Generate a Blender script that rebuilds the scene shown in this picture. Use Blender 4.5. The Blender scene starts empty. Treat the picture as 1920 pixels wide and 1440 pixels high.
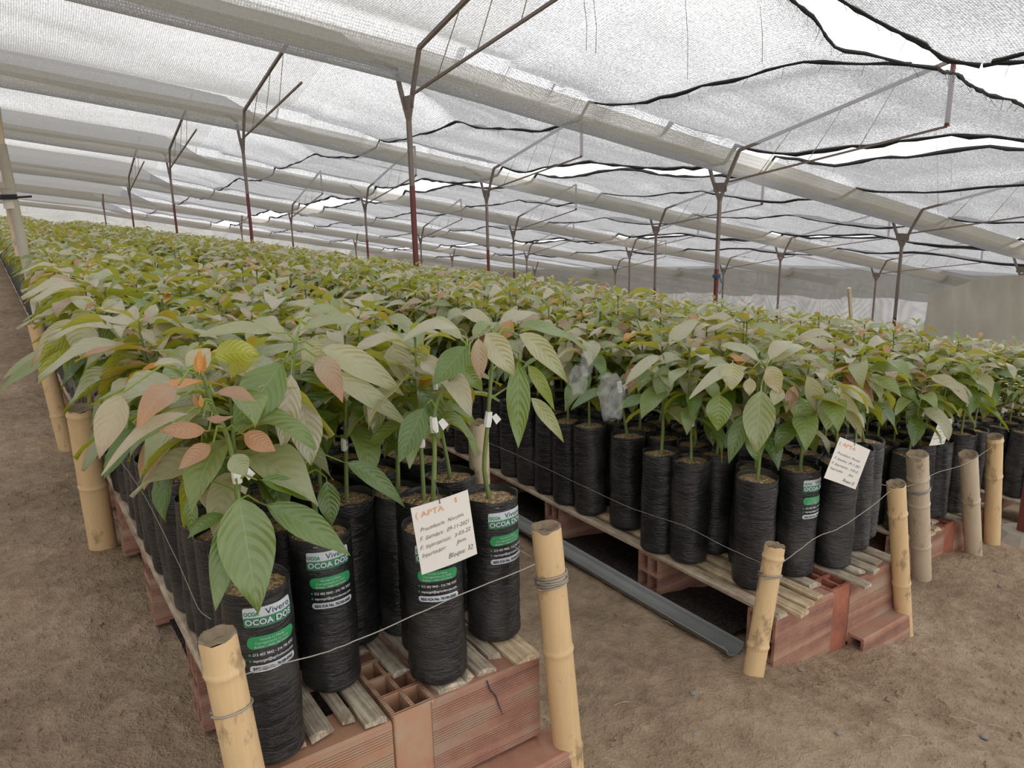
import bpy, math, random
import numpy as np
from mathutils import Matrix, Vector, noise
R_=random.Random(7)
sc=bpy.context.scene
COL=sc.collection
PI=math.pi
# ------------------------------------------------------------------ camera, sky, exposure
F=1442.0
CAMH=1.16
RW=np.array([[ 0.8265,-0.1518, 0.5421],[-0.5625,-0.1859, 0.8056],[-0.0215,-0.9708,-0.2390]])
_dn=np.array([1090-960,6580-720,F]);_dn/=np.linalg.norm(_dn);_up=-_dn
_d1=np.array([-50-960,375-720,F]);_d1-=_d1.dot(_up)*_up;_d1/=np.linalg.norm(_d1)
_X=np.cross(_d1,_up)
if _X[0]<0:_X=-_X
RW=np.array([_X,_d1,_up])
CAM=np.array([0,0,CAMH])
cd=bpy.data.cameras.new('camera');cam=bpy.data.objects.new('camera',cd);COL.objects.link(cam)
cd.sensor_width=36;cd.lens=F/1920*36;cd.clip_start=.02;cd.clip_end=300
mw=Matrix.Identity(4)
for i in range(3):
    mw[i][0]=RW[i][0];mw[i][1]=-RW[i][1];mw[i][2]=-RW[i][2]
    mw[i][3]=CAM[i]
cam.matrix_world=mw
sc.camera=cam
w=bpy.data.worlds.new('overcast_sky');sc.world=w;w.use_nodes=True
wn=w.node_tree.nodes;wl=w.node_tree.links
bg=wn['Background']
tc=wn.new('ShaderNodeTexCoord');nz=wn.new('ShaderNodeTexNoise');nz.inputs['Scale'].default_value=1.6;nz.inputs['Detail'].default_value=4
cr=wn.new('ShaderNodeValToRGB');cr.color_ramp.elements[0].position=.3;cr.color_ramp.elements[0].color=(.90,.905,.92,1)
cr.color_ramp.elements[1].position=.7;cr.color_ramp.elements[1].color=(1,.985,.96,1)
wl.new(tc.outputs['Generated'],nz.inputs['Vector']);wl.new(nz.outputs[0],cr.inputs[0]);wl.new(cr.outputs[0],bg.inputs[0])
bg.inputs[1].default_value=2.0
sc.view_settings.view_transform='Standard';sc.view_settings.look='None';sc.view_settings.exposure=0;sc.view_settings.gamma=1
sc.view_settings.use_curve_mapping=False
sc.cycles.transparent_max_bounces=24
sc.cycles.max_bounces=7

# unproject helpers: a photograph pixel read as a point of a plane in the place
def ray(px,py):
    v=RW@np.array([px-960,py-720,F]);return v/np.linalg.norm(v)
def onz(px,py,z):
    r=ray(px,py);return CAM+r*((z-CAM[2])/r[2])
def ony(px,py,y):
    r=ray(px,py);return CAM+r*(y/r[1])
def onx(px,py,x):
    r=ray(px,py);return CAM+r*(x/r[0])
def proj(p):
    c=RW.T@(np.asarray(p)-CAM);return 960+F*c[0]/c[2],720+F*c[1]/c[2],c[2]

# ------------------------------------------------------------------ materials
class NT:
    def __init__(s,name):
        s.m=bpy.data.materials.new(name);s.m.use_nodes=True;s.n=s.m.node_tree.nodes;s.l=s.m.node_tree.links
        s.p=s.n['Principled BSDF'];s.out=s.n['Material Output']
    def add(s,t,ins=None,**k):
        n=s.n.new('ShaderNode'+t)
        for a,b in k.items(): setattr(n,a,b)
        for a,b in (ins or {}).items():
            s.put(n.inputs[a],b)
        return n
    def put(s,sock,b):
        if isinstance(b,bpy.types.NodeSocket): s.l.new(b,sock)
        elif hasattr(b,'outputs'): s.l.new(b.outputs[0],sock)
        else: sock.default_value=b
    def math(s,op,a,b=0,c=None,clamp=False):
        n=s.add('Math',{0:a,1:b},operation=op,use_clamp=clamp)
        if c is not None: s.put(n.inputs[2],c)
        return n
    def mix(s,f,a,b,bt='MIX'):
        n=s.n.new('ShaderNodeMix');n.data_type='RGBA';n.blend_type=bt
        s.put(n.inputs[0],f);s.put(n.inputs[6],a);s.put(n.inputs[7],b);return n.outputs[2]
    def ramp(s,f,els,interp='LINEAR'):
        n=s.n.new('ShaderNodeValToRGB');n.color_ramp.interpolation=interp;e=n.color_ramp.elements
        while len(e)<len(els): e.new(.5)
        for i,(p,c) in enumerate(els): e[i].position=p;e[i].color=(*c,1) if len(c)==3 else c
        s.put(n.inputs[0],f);return n
    def noise(s,scale,detail=3,vec=None,rough=.5,mapscale=None):
        if vec is None: vec=s.add('TexCoord').outputs['Object']
        if mapscale: vec=s.add('Mapping',{'Vector':vec,'Scale':mapscale})
        return s.add('TexNoise',{'Vector':vec,'Scale':scale,'Detail':detail,'Roughness':rough})
    def bump(s,h,strength=.5,dist=.01,n0=None):
        b=s.add('Bump',{'Height':h,'Strength':strength,'Distance':dist})
        if n0 is not None: s.put(b.inputs['Normal'],n0)
        s.l.new(b.outputs[0],s.p.inputs['Normal']);return b
    def base(s,c): s.put(s.p.inputs['Base Color'],c)
    def set(s,**k):
        for a,b in k.items(): s.put(s.p.inputs[a.replace('_',' ')],b)

def mat_plain(name,c,rough=.6,metal=0,nscale=30,var=.25,bump=.2,spec=.5):
    t=NT(name);n=t.noise(nscale,4)
    c2=tuple(x*(1-var) for x in c)
    t.base(t.mix(n.outputs[0],(*c,1),(*c2,1)))
    t.set(Roughness=rough,Metallic=metal);t.p.inputs['Specular IOR Level'].default_value=spec
    if bump: t.bump(n.outputs[0],bump,.004)
    return t.m

def mat_leaf():
    t=NT('avocado_leaf')
    at=t.add('Attribute',attribute_name='tint')
    rp=t.ramp(at.outputs['Fac'],[(0,(.035,.095,.010)),(.22,(.10,.20,.022)),(.42,(.21,.28,.09)),(.6,(.47,.44,.33)),(.72,(.50,.40,.32)),(.82,(.42,.22,.155)),(.92,(.50,.20,.10)),(1,(.75,.28,.06))])
    uv=t.add('UVMap');sp=t.add('SeparateXYZ',{0:uv.outputs[0]})
    a=t.math('MULTIPLY',t.math('ABSOLUTE',t.math('SUBTRACT',sp.outputs[0],.5)),2)
    ph=t.math('SUBTRACT',t.math('MULTIPLY',t.math('POWER',sp.outputs[1],1.15),8.0),t.math('MULTIPLY',t.math('POWER',a,1.7),2.3))
    fr=t.math('ABSOLUTE',t.math('SUBTRACT',t.math('FRACT',ph),.5))
    sv=t.math('SMOOTH_MIN',t.math('MULTIPLY',t.math('SUBTRACT',fr,.43),16,clamp=True),1,0.0)
    mid=t.math('SUBTRACT',1,t.math('MULTIPLY',a,22),clamp=True)
    v=t.math('MAXIMUM',t.math('MULTIPLY',sv,.5),mid)
    nz=t.noise(22,3)
    c=t.mix(t.math('MULTIPLY',nz.outputs[0],.5),rp.outputs[0],t.mix(1,rp.outputs[0],(.62,.72,.5,1),'MULTIPLY'))
    c=t.mix(t.math('MULTIPLY',v,.26),c,(.62,.66,.40,1))
    geo=t.add('NewGeometry')
    under=t.mix(.3,(.50,.48,.04,1),rp.outputs[0])
    c=t.mix(geo.outputs['Backfacing'],c,under)
    t.base(c);t.set(Roughness=.34);t.p.inputs['Specular IOR Level'].default_value=.9;t.p.inputs['Coat Weight'].default_value=.3;t.p.inputs['Coat Roughness'].default_value=.22
    h=t.math('SUBTRACT',t.math('MULTIPLY',fr,.9),t.math('MULTIPLY',mid,.6))
    t.bump(t.math('ADD',t.math('MULTIPLY',t.math('SINE',t.math('MULTIPLY',fr,PI)),.6),t.math('ADD',h,t.math('MULTIPLY',t.noise(45,3).outputs[0],.7))),.34,.0032)
    tl=t.add('BsdfTranslucent')
    tc=t.mix(.55,t.mix(1,rp.outputs[0],(1.5,1.7,.4,1),'MULTIPLY'),(.62,.60,.01,1))
    t.put(tl.inputs[0],tc)
    ms=t.add('MixShader',{0:.29});t.l.new(t.p.outputs[0],ms.inputs[1]);t.l.new(tl.outputs[0],ms.inputs[2]);t.l.new(ms.outputs[0],t.out.inputs[0])
    return t.m
def mat_bag():
    t=NT('black_polyethylene')
    oi=t.add('ObjectInfo')
    off=t.add('CombineXYZ',{0:t.math('MULTIPLY',oi.outputs['Random'],37),2:t.math('MULTIPLY',oi.outputs['Random'],11)})
    v=t.add('VectorMath',{0:t.add('TexCoord').outputs['Object'],1:off},operation='ADD')
    n1=t.noise(1,4,v,.62,(9,9,48));n2=t.noise(1,3,v,.6,(30,30,90));n3=t.noise(7,3,v)
    dirt=t.ramp(n3.outputs[0],[(.45,(0,0,0)),(.75,(1,1,1))])
    t.base(t.mix(t.math('MULTIPLY',t.math('ADD',dirt.outputs[0],.18),t.math('ADD',.2,t.math('MULTIPLY',n1.outputs[0],.7))),(.007,.008,.010,1),(.085,.082,.076,1)))
    t.set(Roughness=t.math('ADD',t.math('MULTIPLY',n3.outputs[0],.3),.17));t.p.inputs['Specular IOR Level'].default_value=.5
    rg=t.math('ABSOLUTE',t.math('SUBTRACT',n1.outputs[0],.5))
    crease=t.math('SUBTRACT',1,t.math('MULTIPLY',rg,14),clamp=True)
    h=t.math('ADD',t.math('MULTIPLY',crease,.55),t.math('MULTIPLY',n2.outputs[0],.22))
    t.bump(t.math('ADD',h,t.math('MULTIPLY',n1.outputs[0],1.6)),.6,.006)
    return t.m
def mat_soil(name='rice_husk',cols=((.10,.055,.028),(.34,.22,.12),(.62,.47,.29))):
    t=NT(name)
    tcx=t.add('TexCoord').outputs['Object']
    vo=t.add('TexVoronoi',{'Vector':t.add('Mapping',{'Vector':tcx,'Scale':(1,1,1)}),'Scale':150})
    n=t.noise(9,3,tcx)
    sp=t.add('SeparateColor',{0:vo.outputs['Color']})
    f=t.math('ADD',t.math('MULTIPLY',sp.outputs[0],.75),t.math('MULTIPLY',n.outputs[0],.35))
    t.base(t.ramp(f,[(.15,cols[0]),(.5,cols[1]),(.95,cols[2])]))
    t.set(Roughness=.9);t.bump(t.math('SUBTRACT',1,t.math('MULTIPLY',vo.outputs['Distance'],1.0)),.9,.006)
    return t.m
def mat_ground():
    t=NT('bare_earth')
    tcx=t.add('TexCoord').outputs['Object']
    n=t.noise(1.3,6,tcx,.6);m=t.noise(14,6,tcx,.65);g=t.noise(120,3,tcx,.6);lg=t.noise(3.5,3,tcx,.5,(1,.6,1))
    f=t.math('ADD',t.math('MULTIPLY',n.outputs[0],.5),t.math('MULTIPLY',m.outputs[0],.5))
    c=t.ramp(f,[(.32,(.28,.197,.133)),(.5,(.48,.355,.245)),(.68,(.68,.52,.37))])
    vo=t.add('TexVoronoi',{'Vector':tcx,'Scale':60});sp=t.add('SeparateColor',{0:vo.outputs['Color']})
    peb=t.ramp(sp.outputs[0],[(.90,(0,0,0)),(.97,(1,1,1))])
    d=t.math('LESS_THAN',vo.outputs['Distance'],.3)
    c2=t.mix(t.math('MULTIPLY',t.math('MULTIPLY',peb.outputs[0],d),.5),c.outputs[0],(.42,.37,.3,1))
    c2=t.mix(t.math('MULTIPLY',g.outputs[0],.5),c2,t.mix(1,c2,(.6,.58,.55,1),'MULTIPLY'))
    t.base(c2);t.set(Roughness=.95);t.p.inputs['Specular IOR Level'].default_value=.2
    h=t.math('ADD',t.math('MULTIPLY',m.outputs[0],1.3),t.math('MULTIPLY',g.outputs[0],.25))
    h=t.math('ADD',h,t.math('MULTIPLY',lg.outputs[0],1.5))
    t.bump(h,.95,.05)
    return t.m
def mat_brick(name,c1,c2,c3):
    t=NT(name)
    tcx=t.add('TexCoord').outputs['Object']
    oi=t.add('ObjectInfo')
    v=t.add('VectorMath',{0:tcx,1:t.add('CombineXYZ',{0:t.math('MULTIPLY',oi.outputs['Random'],9)})},operation='ADD')
    n=t.noise(7,5,v,.65);sx=t.add('SeparateXYZ',{0:tcx})
    band=t.noise(1,2,v,.5,(1.5,1.5,26))
    f=t.math('ADD',t.math('MULTIPLY',n.outputs[0],.5),t.math('MULTIPLY',band.outputs[0],.5))
    c=t.ramp(f,[(.38,c1),(.5,c2),(.62,c3)])
    c=t.mix(t.math('MULTIPLY',oi.outputs['Random'],.35),c.outputs[0],(*c1,1))
    t.base(c);t.set(Roughness=.85)
    # fine extruded grooves run along the brick (its own X axis)
    gr=t.math('SINE',t.math('MULTIPLY',sx.outputs[2],900));gr2=t.math('SINE',t.math('MULTIPLY',sx.outputs[1],900))
    blk=t.math('GREATER_THAN',t.math('SINE',t.math('MULTIPLY',sx.outputs[2],95)),-.35)
    h=t.math('ADD',t.math('MULTIPLY',t.math('MULTIPLY',gr,blk),.5),t.math('MULTIPLY',n.outputs[0],.8))
    t.bump(h,.6,.004)
    return t.m
def mat_bamboo(name,c1,c2,stain=.5):
    t=NT(name)
    tcx=t.add('TexCoord').outputs['Object'];oi=t.add('ObjectInfo')
    v=t.add('VectorMath',{0:tcx,1:t.add('CombineXYZ',{2:t.math('MULTIPLY',oi.outputs['Random'],50)})},operation='ADD')
    n=t.noise(1,4,v,.6,(30,30,4));m=t.noise(1,5,v,.7,(16,16,8));g=t.noise(1,3,v,.6,(160,160,6))
    c=t.mix(n.outputs[0],(*c1,1),(*c2,1))
    s=t.ramp(m.outputs[0],[(.56,(0,0,0)),(.64,(1,1,1))])
    c=t.mix(t.math('MULTIPLY',s.outputs[0],stain),c,(.13,.085,.045,1))
    c=t.mix(t.math('MULTIPLY',g.outputs[0],.25),c,(.3,.2,.1,1))
    t.base(c);t.set(Roughness=.5);t.bump(g.outputs[0],.2,.003)
    return t.m
def mat_wood(name,c1,c2):
    t=NT(name)
    tcx=t.add('TexCoord').outputs['Object'];oi=t.add('ObjectInfo')
    v=t.add('VectorMath',{0:tcx,1:t.add('CombineXYZ',{0:t.math('MULTIPLY',oi.outputs['Random'],20)})},operation='ADD')
    n=t.noise(1,5,v,.65,(110,5,60));m=t.noise(16,4,v,.6)
    f=t.math('ADD',t.math('MULTIPLY',n.outputs[0],.6),t.math('MULTIPLY',m.outputs[0],.4))
    t.base(t.ramp(f,[(.33,tuple(x*.35 for x in c1)),(.47,c1),(.62,c2)]))
    t.set(Roughness=.8);t.bump(f,.6,.006)
    return t.m
def mat_net(name,thread,op,trans=.55,wk=1.0,cell=.03):
    t=NT(name)
    g=t.add('NewGeometry').outputs['Position']
    n=t.noise(1.1,3,g,.6,(.35,1.6,1));f=t.noise(42,4,g,.8)
    sx=t.add('SeparateXYZ',{0:g})
    w1=t.math('SINE',t.math('MULTIPLY',sx.outputs[0],2*PI/cell));w2=t.math('SINE',t.math('MULTIPLY',sx.outputs[1],2*PI/cell))
    w3=t.math('MAXIMUM',w1,w2)
    a=t.math('ADD',op,t.math('MULTIPLY',t.math('SUBTRACT',n.outputs[0],.5),.22))
    a=t.math('ADD',a,t.math('MULTIPLY',t.math('SUBTRACT',f.outputs[0],.5),1.15*wk))
    a=t.math('ADD',a,t.math('MULTIPLY',w3,.16*wk))
    a=t.math('MINIMUM',t.math('MAXIMUM',a,.03),.97)
    # a woven net closes up when it is looked along: cover grows with the length of the way through it
    gg=t.add('NewGeometry');dt=t.add('VectorMath',{0:gg.outputs['Normal'],1:gg.outputs['Incoming']},operation='DOT_PRODUCT')
    cs=t.math('MAXIMUM',t.math('ABSOLUTE',dt.outputs['Value']),.22)
    a=t.math('SUBTRACT',1,t.math('POWER',t.math('SUBTRACT',1,a),t.math('DIVIDE',1,cs)))
    df=t.add('BsdfDiffuse',{0:(*thread,1)});tr=t.add('BsdfTranslucent',{0:(*thread,1)});ms=t.add('MixShader',{0:trans,1:df,2:tr})
    tp=t.add('BsdfTransparent',{0:(1,1,1,1)})
    m2=t.add('MixShader',{0:a,1:tp,2:ms});t.l.new(m2.outputs[0],t.out.inputs[0])
    t.n.remove(t.p)
    return t.m
def mat_plastic(name,c=(.9,.92,.92),a=.3,rough=.15):
    t=NT(name);n=t.noise(38,3)
    t.base((*c,1));t.set(Roughness=rough)
    t.bump(n.outputs[0],.9,.012)
    tp=t.add('BsdfTransparent',{0:(1,1,1,1)})
    al=t.math('ADD',t.math('MULTIPLY',n.outputs[0],.35),a-.36,clamp=True)
    ms=t.add('MixShader',{0:al,1:tp});t.l.new(t.p.outputs[0],ms.inputs[2]);t.l.new(ms.outputs[0],t.out.inputs[0])
    return t.m
LEAF=mat_leaf();BAG=mat_bag();SOIL=mat_soil();GROUND=mat_ground()
SHADESOIL=mat_soil('shade_tinted_litter',((.006,.004,.003),(.02,.014,.010),(.06,.045,.035)))  # litter colour blackened to carry the shade below the slats
BRICK=mat_brick('fired_clay',(.24,.12,.085),(.41,.205,.14),(.43,.32,.23))
BRICKO=mat_brick('orange_fired_clay',(.30,.16,.10),(.50,.27,.16),(.48,.36,.25))
BRICKR=mat_brick('red_fired_clay',(.22,.075,.045),(.38,.13,.075),(.46,.22,.14))
BAMBOO=mat_bamboo('golden_bamboo',(.86,.62,.33),(.66,.46,.25),.55)
BAMBOOG=mat_bamboo('weathered_bamboo',(.66,.56,.42),(.50,.40,.28),.6)
BAMPITH=mat_plain('bamboo_cut_end',(.34,.26,.17),.9,0,60,.6,.8)
SLAT=mat_wood('grey_split_bamboo',(.38,.32,.24),(.70,.61,.47))
SLATY=mat_wood('tan_split_bamboo',(.45,.34,.21),(.76,.61,.41))
PLANK=mat_wood('pale_edge_slat',(.36,.28,.2),(.54,.45,.34))
STEM=mat_plain('green_stem',(.20,.27,.07),.5,0,25,.45,.2)
STEMB=mat_plain('young_shoot_stem',(.26,.36,.06),.45,0,25,.3,.1)
TAPE=mat_plain('white_graft_tape',(.82,.82,.80),.55,0,40,.1,.4)
WIRE=mat_plain('galvanised_wire',(.45,.43,.38),.45,.5,60,.3,.1)
STEEL=mat_plain('red_oxide_steel',(.20,.05,.045),.6,.1,9,.4,.1)
STEELG=mat_plain('dusty_brown_steel',(.27,.215,.19),.6,.1,9,.35,.1)
CORD=mat_plain('black_cord',(.022,.022,.024),.8,0,80,.3,.6)
PAPER=mat_plain('aged_card',(.78,.75,.68),.8,0,14,.10,.15)
INK=mat_plain('dark_ink',(.05,.05,.07),.7,0,40,.2,0)
OINK=mat_plain('orange_crayon',(.85,.42,.20),.8,0,90,.3,0)
PWHITE=mat_plain('white_print',(.62,.66,.70),.5,0,60,.15,0)
PGREEN=mat_plain('green_print',(.045,.30,.13),.45,0,40,.25,0)
PGREEN2=mat_plain('bright_green_print',(.035,.36,.12),.45,0,40,.25,0)
PDARK=mat_plain('dark_print',(.02,.03,.07),.5,0,40,.2,0)
PVC=mat_plain('grey_pvc',(.27,.28,.28),.45,0,10,.3,.1)
PVCW=mat_plain('cream_pvc',(.62,.58,.48),.5,0,8,.25,.1)
NETW=mat_net('white_shade_net',(.32,.315,.305),.41,.6,1.1)
NETB=mat_net('black_shade_net',(.24,.24,.25),.33,.6,1.25,.026)
NETG=mat_net('beige_gutter_net',(.38,.35,.28),.55,.6,.4)
NETD=mat_net('side_curtain_net',(.27,.265,.235),.80,.6,.3)
CLEAR=mat_plastic('clear_polythene')
STONE=mat_plain('grey_pebble',(.30,.28,.25),.8,0,30,.4,.4)
STRAW=mat_plain('dry_straw',(.5,.42,.28),.8,0,30,.3,.1)
CONC=mat_plain('rough_concrete',(.36,.31,.26),.9,0,20,.3,.7)
PETAL=mat_plain('white_petal',(.85,.88,.84),.6,0,30,.05,.1)
TARP=mat_plain('beige_tarpaulin',(.34,.32,.26),.8,0,3,.2,.2)
BLUE=mat_plain('blue_cord',(.02,.12,.22),.7,0,40,.3,.1)

# ------------------------------------------------------------------ mesh helpers
class MB:
    def __init__(s): s.v=[];s.f=[];s.m=[];s.uv=None;s.t=None
    def add(s,vs,fs,mi=0):
        o=len(s.v);s.v.extend([tuple(map(float,p)) for p in vs]);s.f.extend([tuple(i+o for i in f) for f in fs]);s.m.extend([mi]*len(fs));return s
    def box(s,a,b,mi=0):
        x0,y0,z0=a;x1,y1,z1=b
        return s.add([(x0,y0,z0),(x1,y0,z0),(x1,y1,z0),(x0,y1,z0),(x0,y0,z1),(x1,y0,z1),(x1,y1,z1),(x0,y1,z1)],
          [(0,3,2,1),(4,5,6,7),(0,1,5,4),(1,2,6,5),(2,3,7,6),(3,0,4,7)],mi)
    def tube(s,pts,r,n=8,mi=0,cap=True,square=False):
        pts=[np.array(p,float) for p in pts]
        rs=r if hasattr(r,'__len__') else [r]*len(pts)
        vs=[];fs=[];ref=None
        for i,p in enumerate(pts):
            d=pts[min(i+1,len(pts)-1)]-pts[max(i-1,0)];d/=np.linalg.norm(d)+1e-12
            if ref is None: ref=np.array([0,0,1.]) if abs(d[2])<.9 else np.array([1.,0,0])
            a=np.cross(d,ref);a/=np.linalg.norm(a)+1e-12;b=np.cross(d,a)
            if abs(d[2])>=.9: ref=np.array([1.,0,0])
            ph=PI/4 if square else 0
            for k in range(n):
                t=2*PI*k/n+ph;vs.append(p+rs[i]*(a*math.cos(t)+b*math.sin(t)))
        for i in range(len(pts)-1):
            for k in range(n):
                k2=(k+1)%n;fs.append((i*n+k,i*n+k2,(i+1)*n+k2,(i+1)*n+k))
        if cap: fs.append(tuple(range(n)));fs.append(tuple((len(pts)-1)*n+k for k in reversed(range(n))))
        return s.add(vs,fs,mi)
    def build(s,name,mats,parent=None,smooth=False,kind=None,loc=None):
        me=bpy.data.meshes.new(name);me.from_pydata(s.v,[],s.f)
        if not isinstance(mats,(list,tuple)): mats=[mats]
        for m in mats: me.materials.append(m)
        if len(mats)>1: me.polygons.foreach_set('material_index',s.m)
        if smooth: me.polygons.foreach_set('use_smooth',[True]*len(me.polygons))
        return link(name,me,parent,kind,loc)
def link(name,me,parent=None,kind=None,loc=None):
    o=bpy.data.objects.new(name,me);COL.objects.link(o)
    if parent: o.parent=parent
    if kind: o['kind']=kind
    if loc is not None: o.location=loc
    return o
def thing(name,label,cat,loc=(0,0,0),group=None):
    o=bpy.data.objects.new(name,None);o.empty_display_size=.05;COL.objects.link(o);o.location=loc
    return tag(o,label,cat,group)
def tag(o,label,cat,group=None):
    o['label']=label;o['category']=cat
    if group:o['group']=group
    return o
def qmesh(name,V,Fq,mats,uv=None,tint=None,smooth=True,mi=None):
    """mesh from numpy quads, with per-vertex uv and tint"""
    me=bpy.data.meshes.new(name);nv=len(V);nf=len(Fq)
    me.vertices.add(nv);me.vertices.foreach_set('co',np.asarray(V,np.float32).ravel())
    me.loops.add(nf*4);me.loops.foreach_set('vertex_index',np.asarray(Fq,np.int32).ravel())
    me.polygons.add(nf);me.polygons.foreach_set('loop_start',np.arange(0,nf*4,4,dtype=np.int32))
    me.polygons.foreach_set('use_smooth',np.full(nf,smooth))
    for m in (mats if isinstance(mats,(list,tuple)) else [mats]): me.materials.append(m)
    if mi is not None: me.polygons.foreach_set('material_index',np.asarray(mi,np.int32))
    if uv is not None:
        l=me.uv_layers.new(name='UVMap');l.data.foreach_set('uv',np.asarray(uv,np.float32)[np.asarray(Fq).ravel()].ravel())
    if tint is not None:
        a=me.attributes.new('tint','FLOAT','POINT');a.data.foreach_set('value',np.asarray(tint,np.float32))
    me.update(calc_edges=True);me.validate();return me

# ---- leaf geometry
def leaf_geo(P0,P1,P2,W,nh,tint,nseg=8,nc=4,pet=.13,fold=.18,wave=.0,seed=0,full=.5,tipt=None):
    P0,P1,P2,nh=[np.asarray(p,float) for p in (P0,P1,P2,nh)]
    ts=np.linspace(0,1,nseg+1)
    s=np.clip((ts-pet)/(1-pet),0,1)
    prof=np.sin(PI*np.power(s,.80+ (0.5-full)*.3))
    prof=np.power(np.clip(prof,0,1),.85)*(1-.25*np.power(s,4))
    prof=np.maximum(prof,.045*(ts<.99)+.0)
    prof[-1]=.012
    P=((1-ts)**2)[:,None]*P0+(2*ts*(1-ts))[:,None]*P1+(ts**2)[:,None]*P2
    T=2*(1-ts)[:,None]*(P1-P0)+2*ts[:,None]*(P2-P1)
    T/=np.linalg.norm(T,axis=1)[:,None]+1e-9
    S=np.cross(T,nh);S/=np.linalg.norm(S,axis=1)[:,None]+1e-9
    N=np.cross(S,T)
    L=np.linalg.norm(P2-P0)
    us=np.linspace(-1,1,nc+1)
    rs=np.random.RandomState(seed);ph=rs.rand()*6
    V=[];UV=[];TT=[]
    for i,t in enumerate(ts):
        for u in us:
            w=prof[i]*W*.5
            up=fold*abs(u)*w+wave*W*math.sin(t*11+ph+u*1.2)*abs(u)*.22
            V.append(P[i]+S[i]*(u*w)+N[i]*up);UV.append(((u+1)/2,s[i]));TT.append(tint if tipt is None else tint+(tipt-tint)*s[i]**2)
    n=nc+1
    Fq=[(i*n+k,i*n+k+1,(i+1)*n+k+1,(i+1)*n+k) for i in range(nseg) for k in range(nc)]
    return np.array(V),np.array(Fq),np.array(UV),np.array(TT)
def proto_leaf(L,W,el,droop,tint,nseg,nc,seed,tipt=None,wave=.35):
    # leaves the stem along +Y rising by el, its tip bent down by droop
    a=el;b=el-droop
    P1=np.array([0,math.cos(a),math.sin(a)])*L*.48
    P2=P1+np.array([0,math.cos(b),math.sin(b)])*L*.52
    return leaf_geo((0,0,0),P1,P2,W,(0,.35*math.sin(droop)+.05,1),tint,nseg,nc,.14,.35,wave,seed,tipt=tipt)

# leaf library: shape x colour
def pick_tint(r,h):
    """h: 0 low leaf .. 1 top of the plant"""
    q=r.random()
    if h>.85 and q<.14: return r.uniform(.84,1.0)
    if h>.5:
        if q<.09: return r.uniform(.76,.88)
        if q<.66: return r.uniform(.50,.70)
        return r.uniform(.34,.5)
    if q<.35: return r.uniform(.05,.25)
    if q<.85: return r.uniform(.28,.52)
    return r.uniform(.55,.7)
LIB={}
def leaf_lib(r,h):
    """returns key of a shared near-leaf mesh"""
    t=round(pick_tint(r,h)*14)/14
    up=h>.92
    si=r.randrange(3)
    k=(si,t,int(h*3.99),up)
    if k not in LIB:
        rr=random.Random(hash((si,int(t*100),k[2])))
        L=rr.uniform(.175,.25)*(1 if h<.8 else .85);W=L*rr.uniform(.27,.36)
        el=math.radians(-5+36*h+rr.uniform(-12,14));dr=math.radians(rr.uniform(45,92) if not up else 35)
        if up: L*=.42;W*=.5;el=math.radians(50)
        g=dict(hi=proto_leaf(L,W,el,dr,t,10,4,rr.randrange(999)),lo=proto_leaf(L,W,el,dr,t,5,2,rr.randrange(999)),far=proto_leaf(L*1.12,W*1.15,el,dr,t,4,2,rr.randrange(999)))
        V,Fq,UV,T=g['hi'];g['mesh']=qmesh('leaf',V,Fq,LEAF,UV,T)
        LIB[k]=g
    return k
def variant(seed,nl=15,hgt=.50,s0=.22):
    r=random.Random(seed)
    bx,by=r.uniform(-.025,.025),r.uniform(-.025,.025)
    stem=[(0,0,.37),(bx*.3,by*.3,.37+hgt*.4),(bx*.9,by*.9,.37+hgt*.75),(bx,by,.37+hgt)]
    def sp(z):
        t=(z-.37)/hgt;return bx*min(1,t**1.2),by*min(1,t**1.2)
    lv=[];az=r.uniform(0,6.28)
    for i in range(nl):
        h=i/(nl-1);z=.37+s0+(hgt-s0)*(h**.85);az+=2.4+r.uniform(-.3,.3)
        x,y=sp(z);k=leaf_lib(r,h);s=r.uniform(.85,1.12)
        M=Matrix.Translation((x,y,z))@Matrix.Rotation(az,4,'Z')@Matrix.Rotation(r.uniform(-.35,.35),4,'Y')@Matrix.Scale(s,4)
        lv.append((k,M))
    return dict(stem=stem,leaves=lv,sp=sp,hgt=hgt,s0=s0)
VARS=[variant(100+i,nl=17+i%3,hgt=.39+.028*(i%4),s0=.19) for i in range(10)]
SMALL=[variant(300+i,nl=9,hgt=.34,s0=.14) for i in range(3)]
for sv in SMALL:
    sv['leaves']=[(k,M@Matrix.Scale(.62,4)) for k,M in sv['leaves']]

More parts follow.
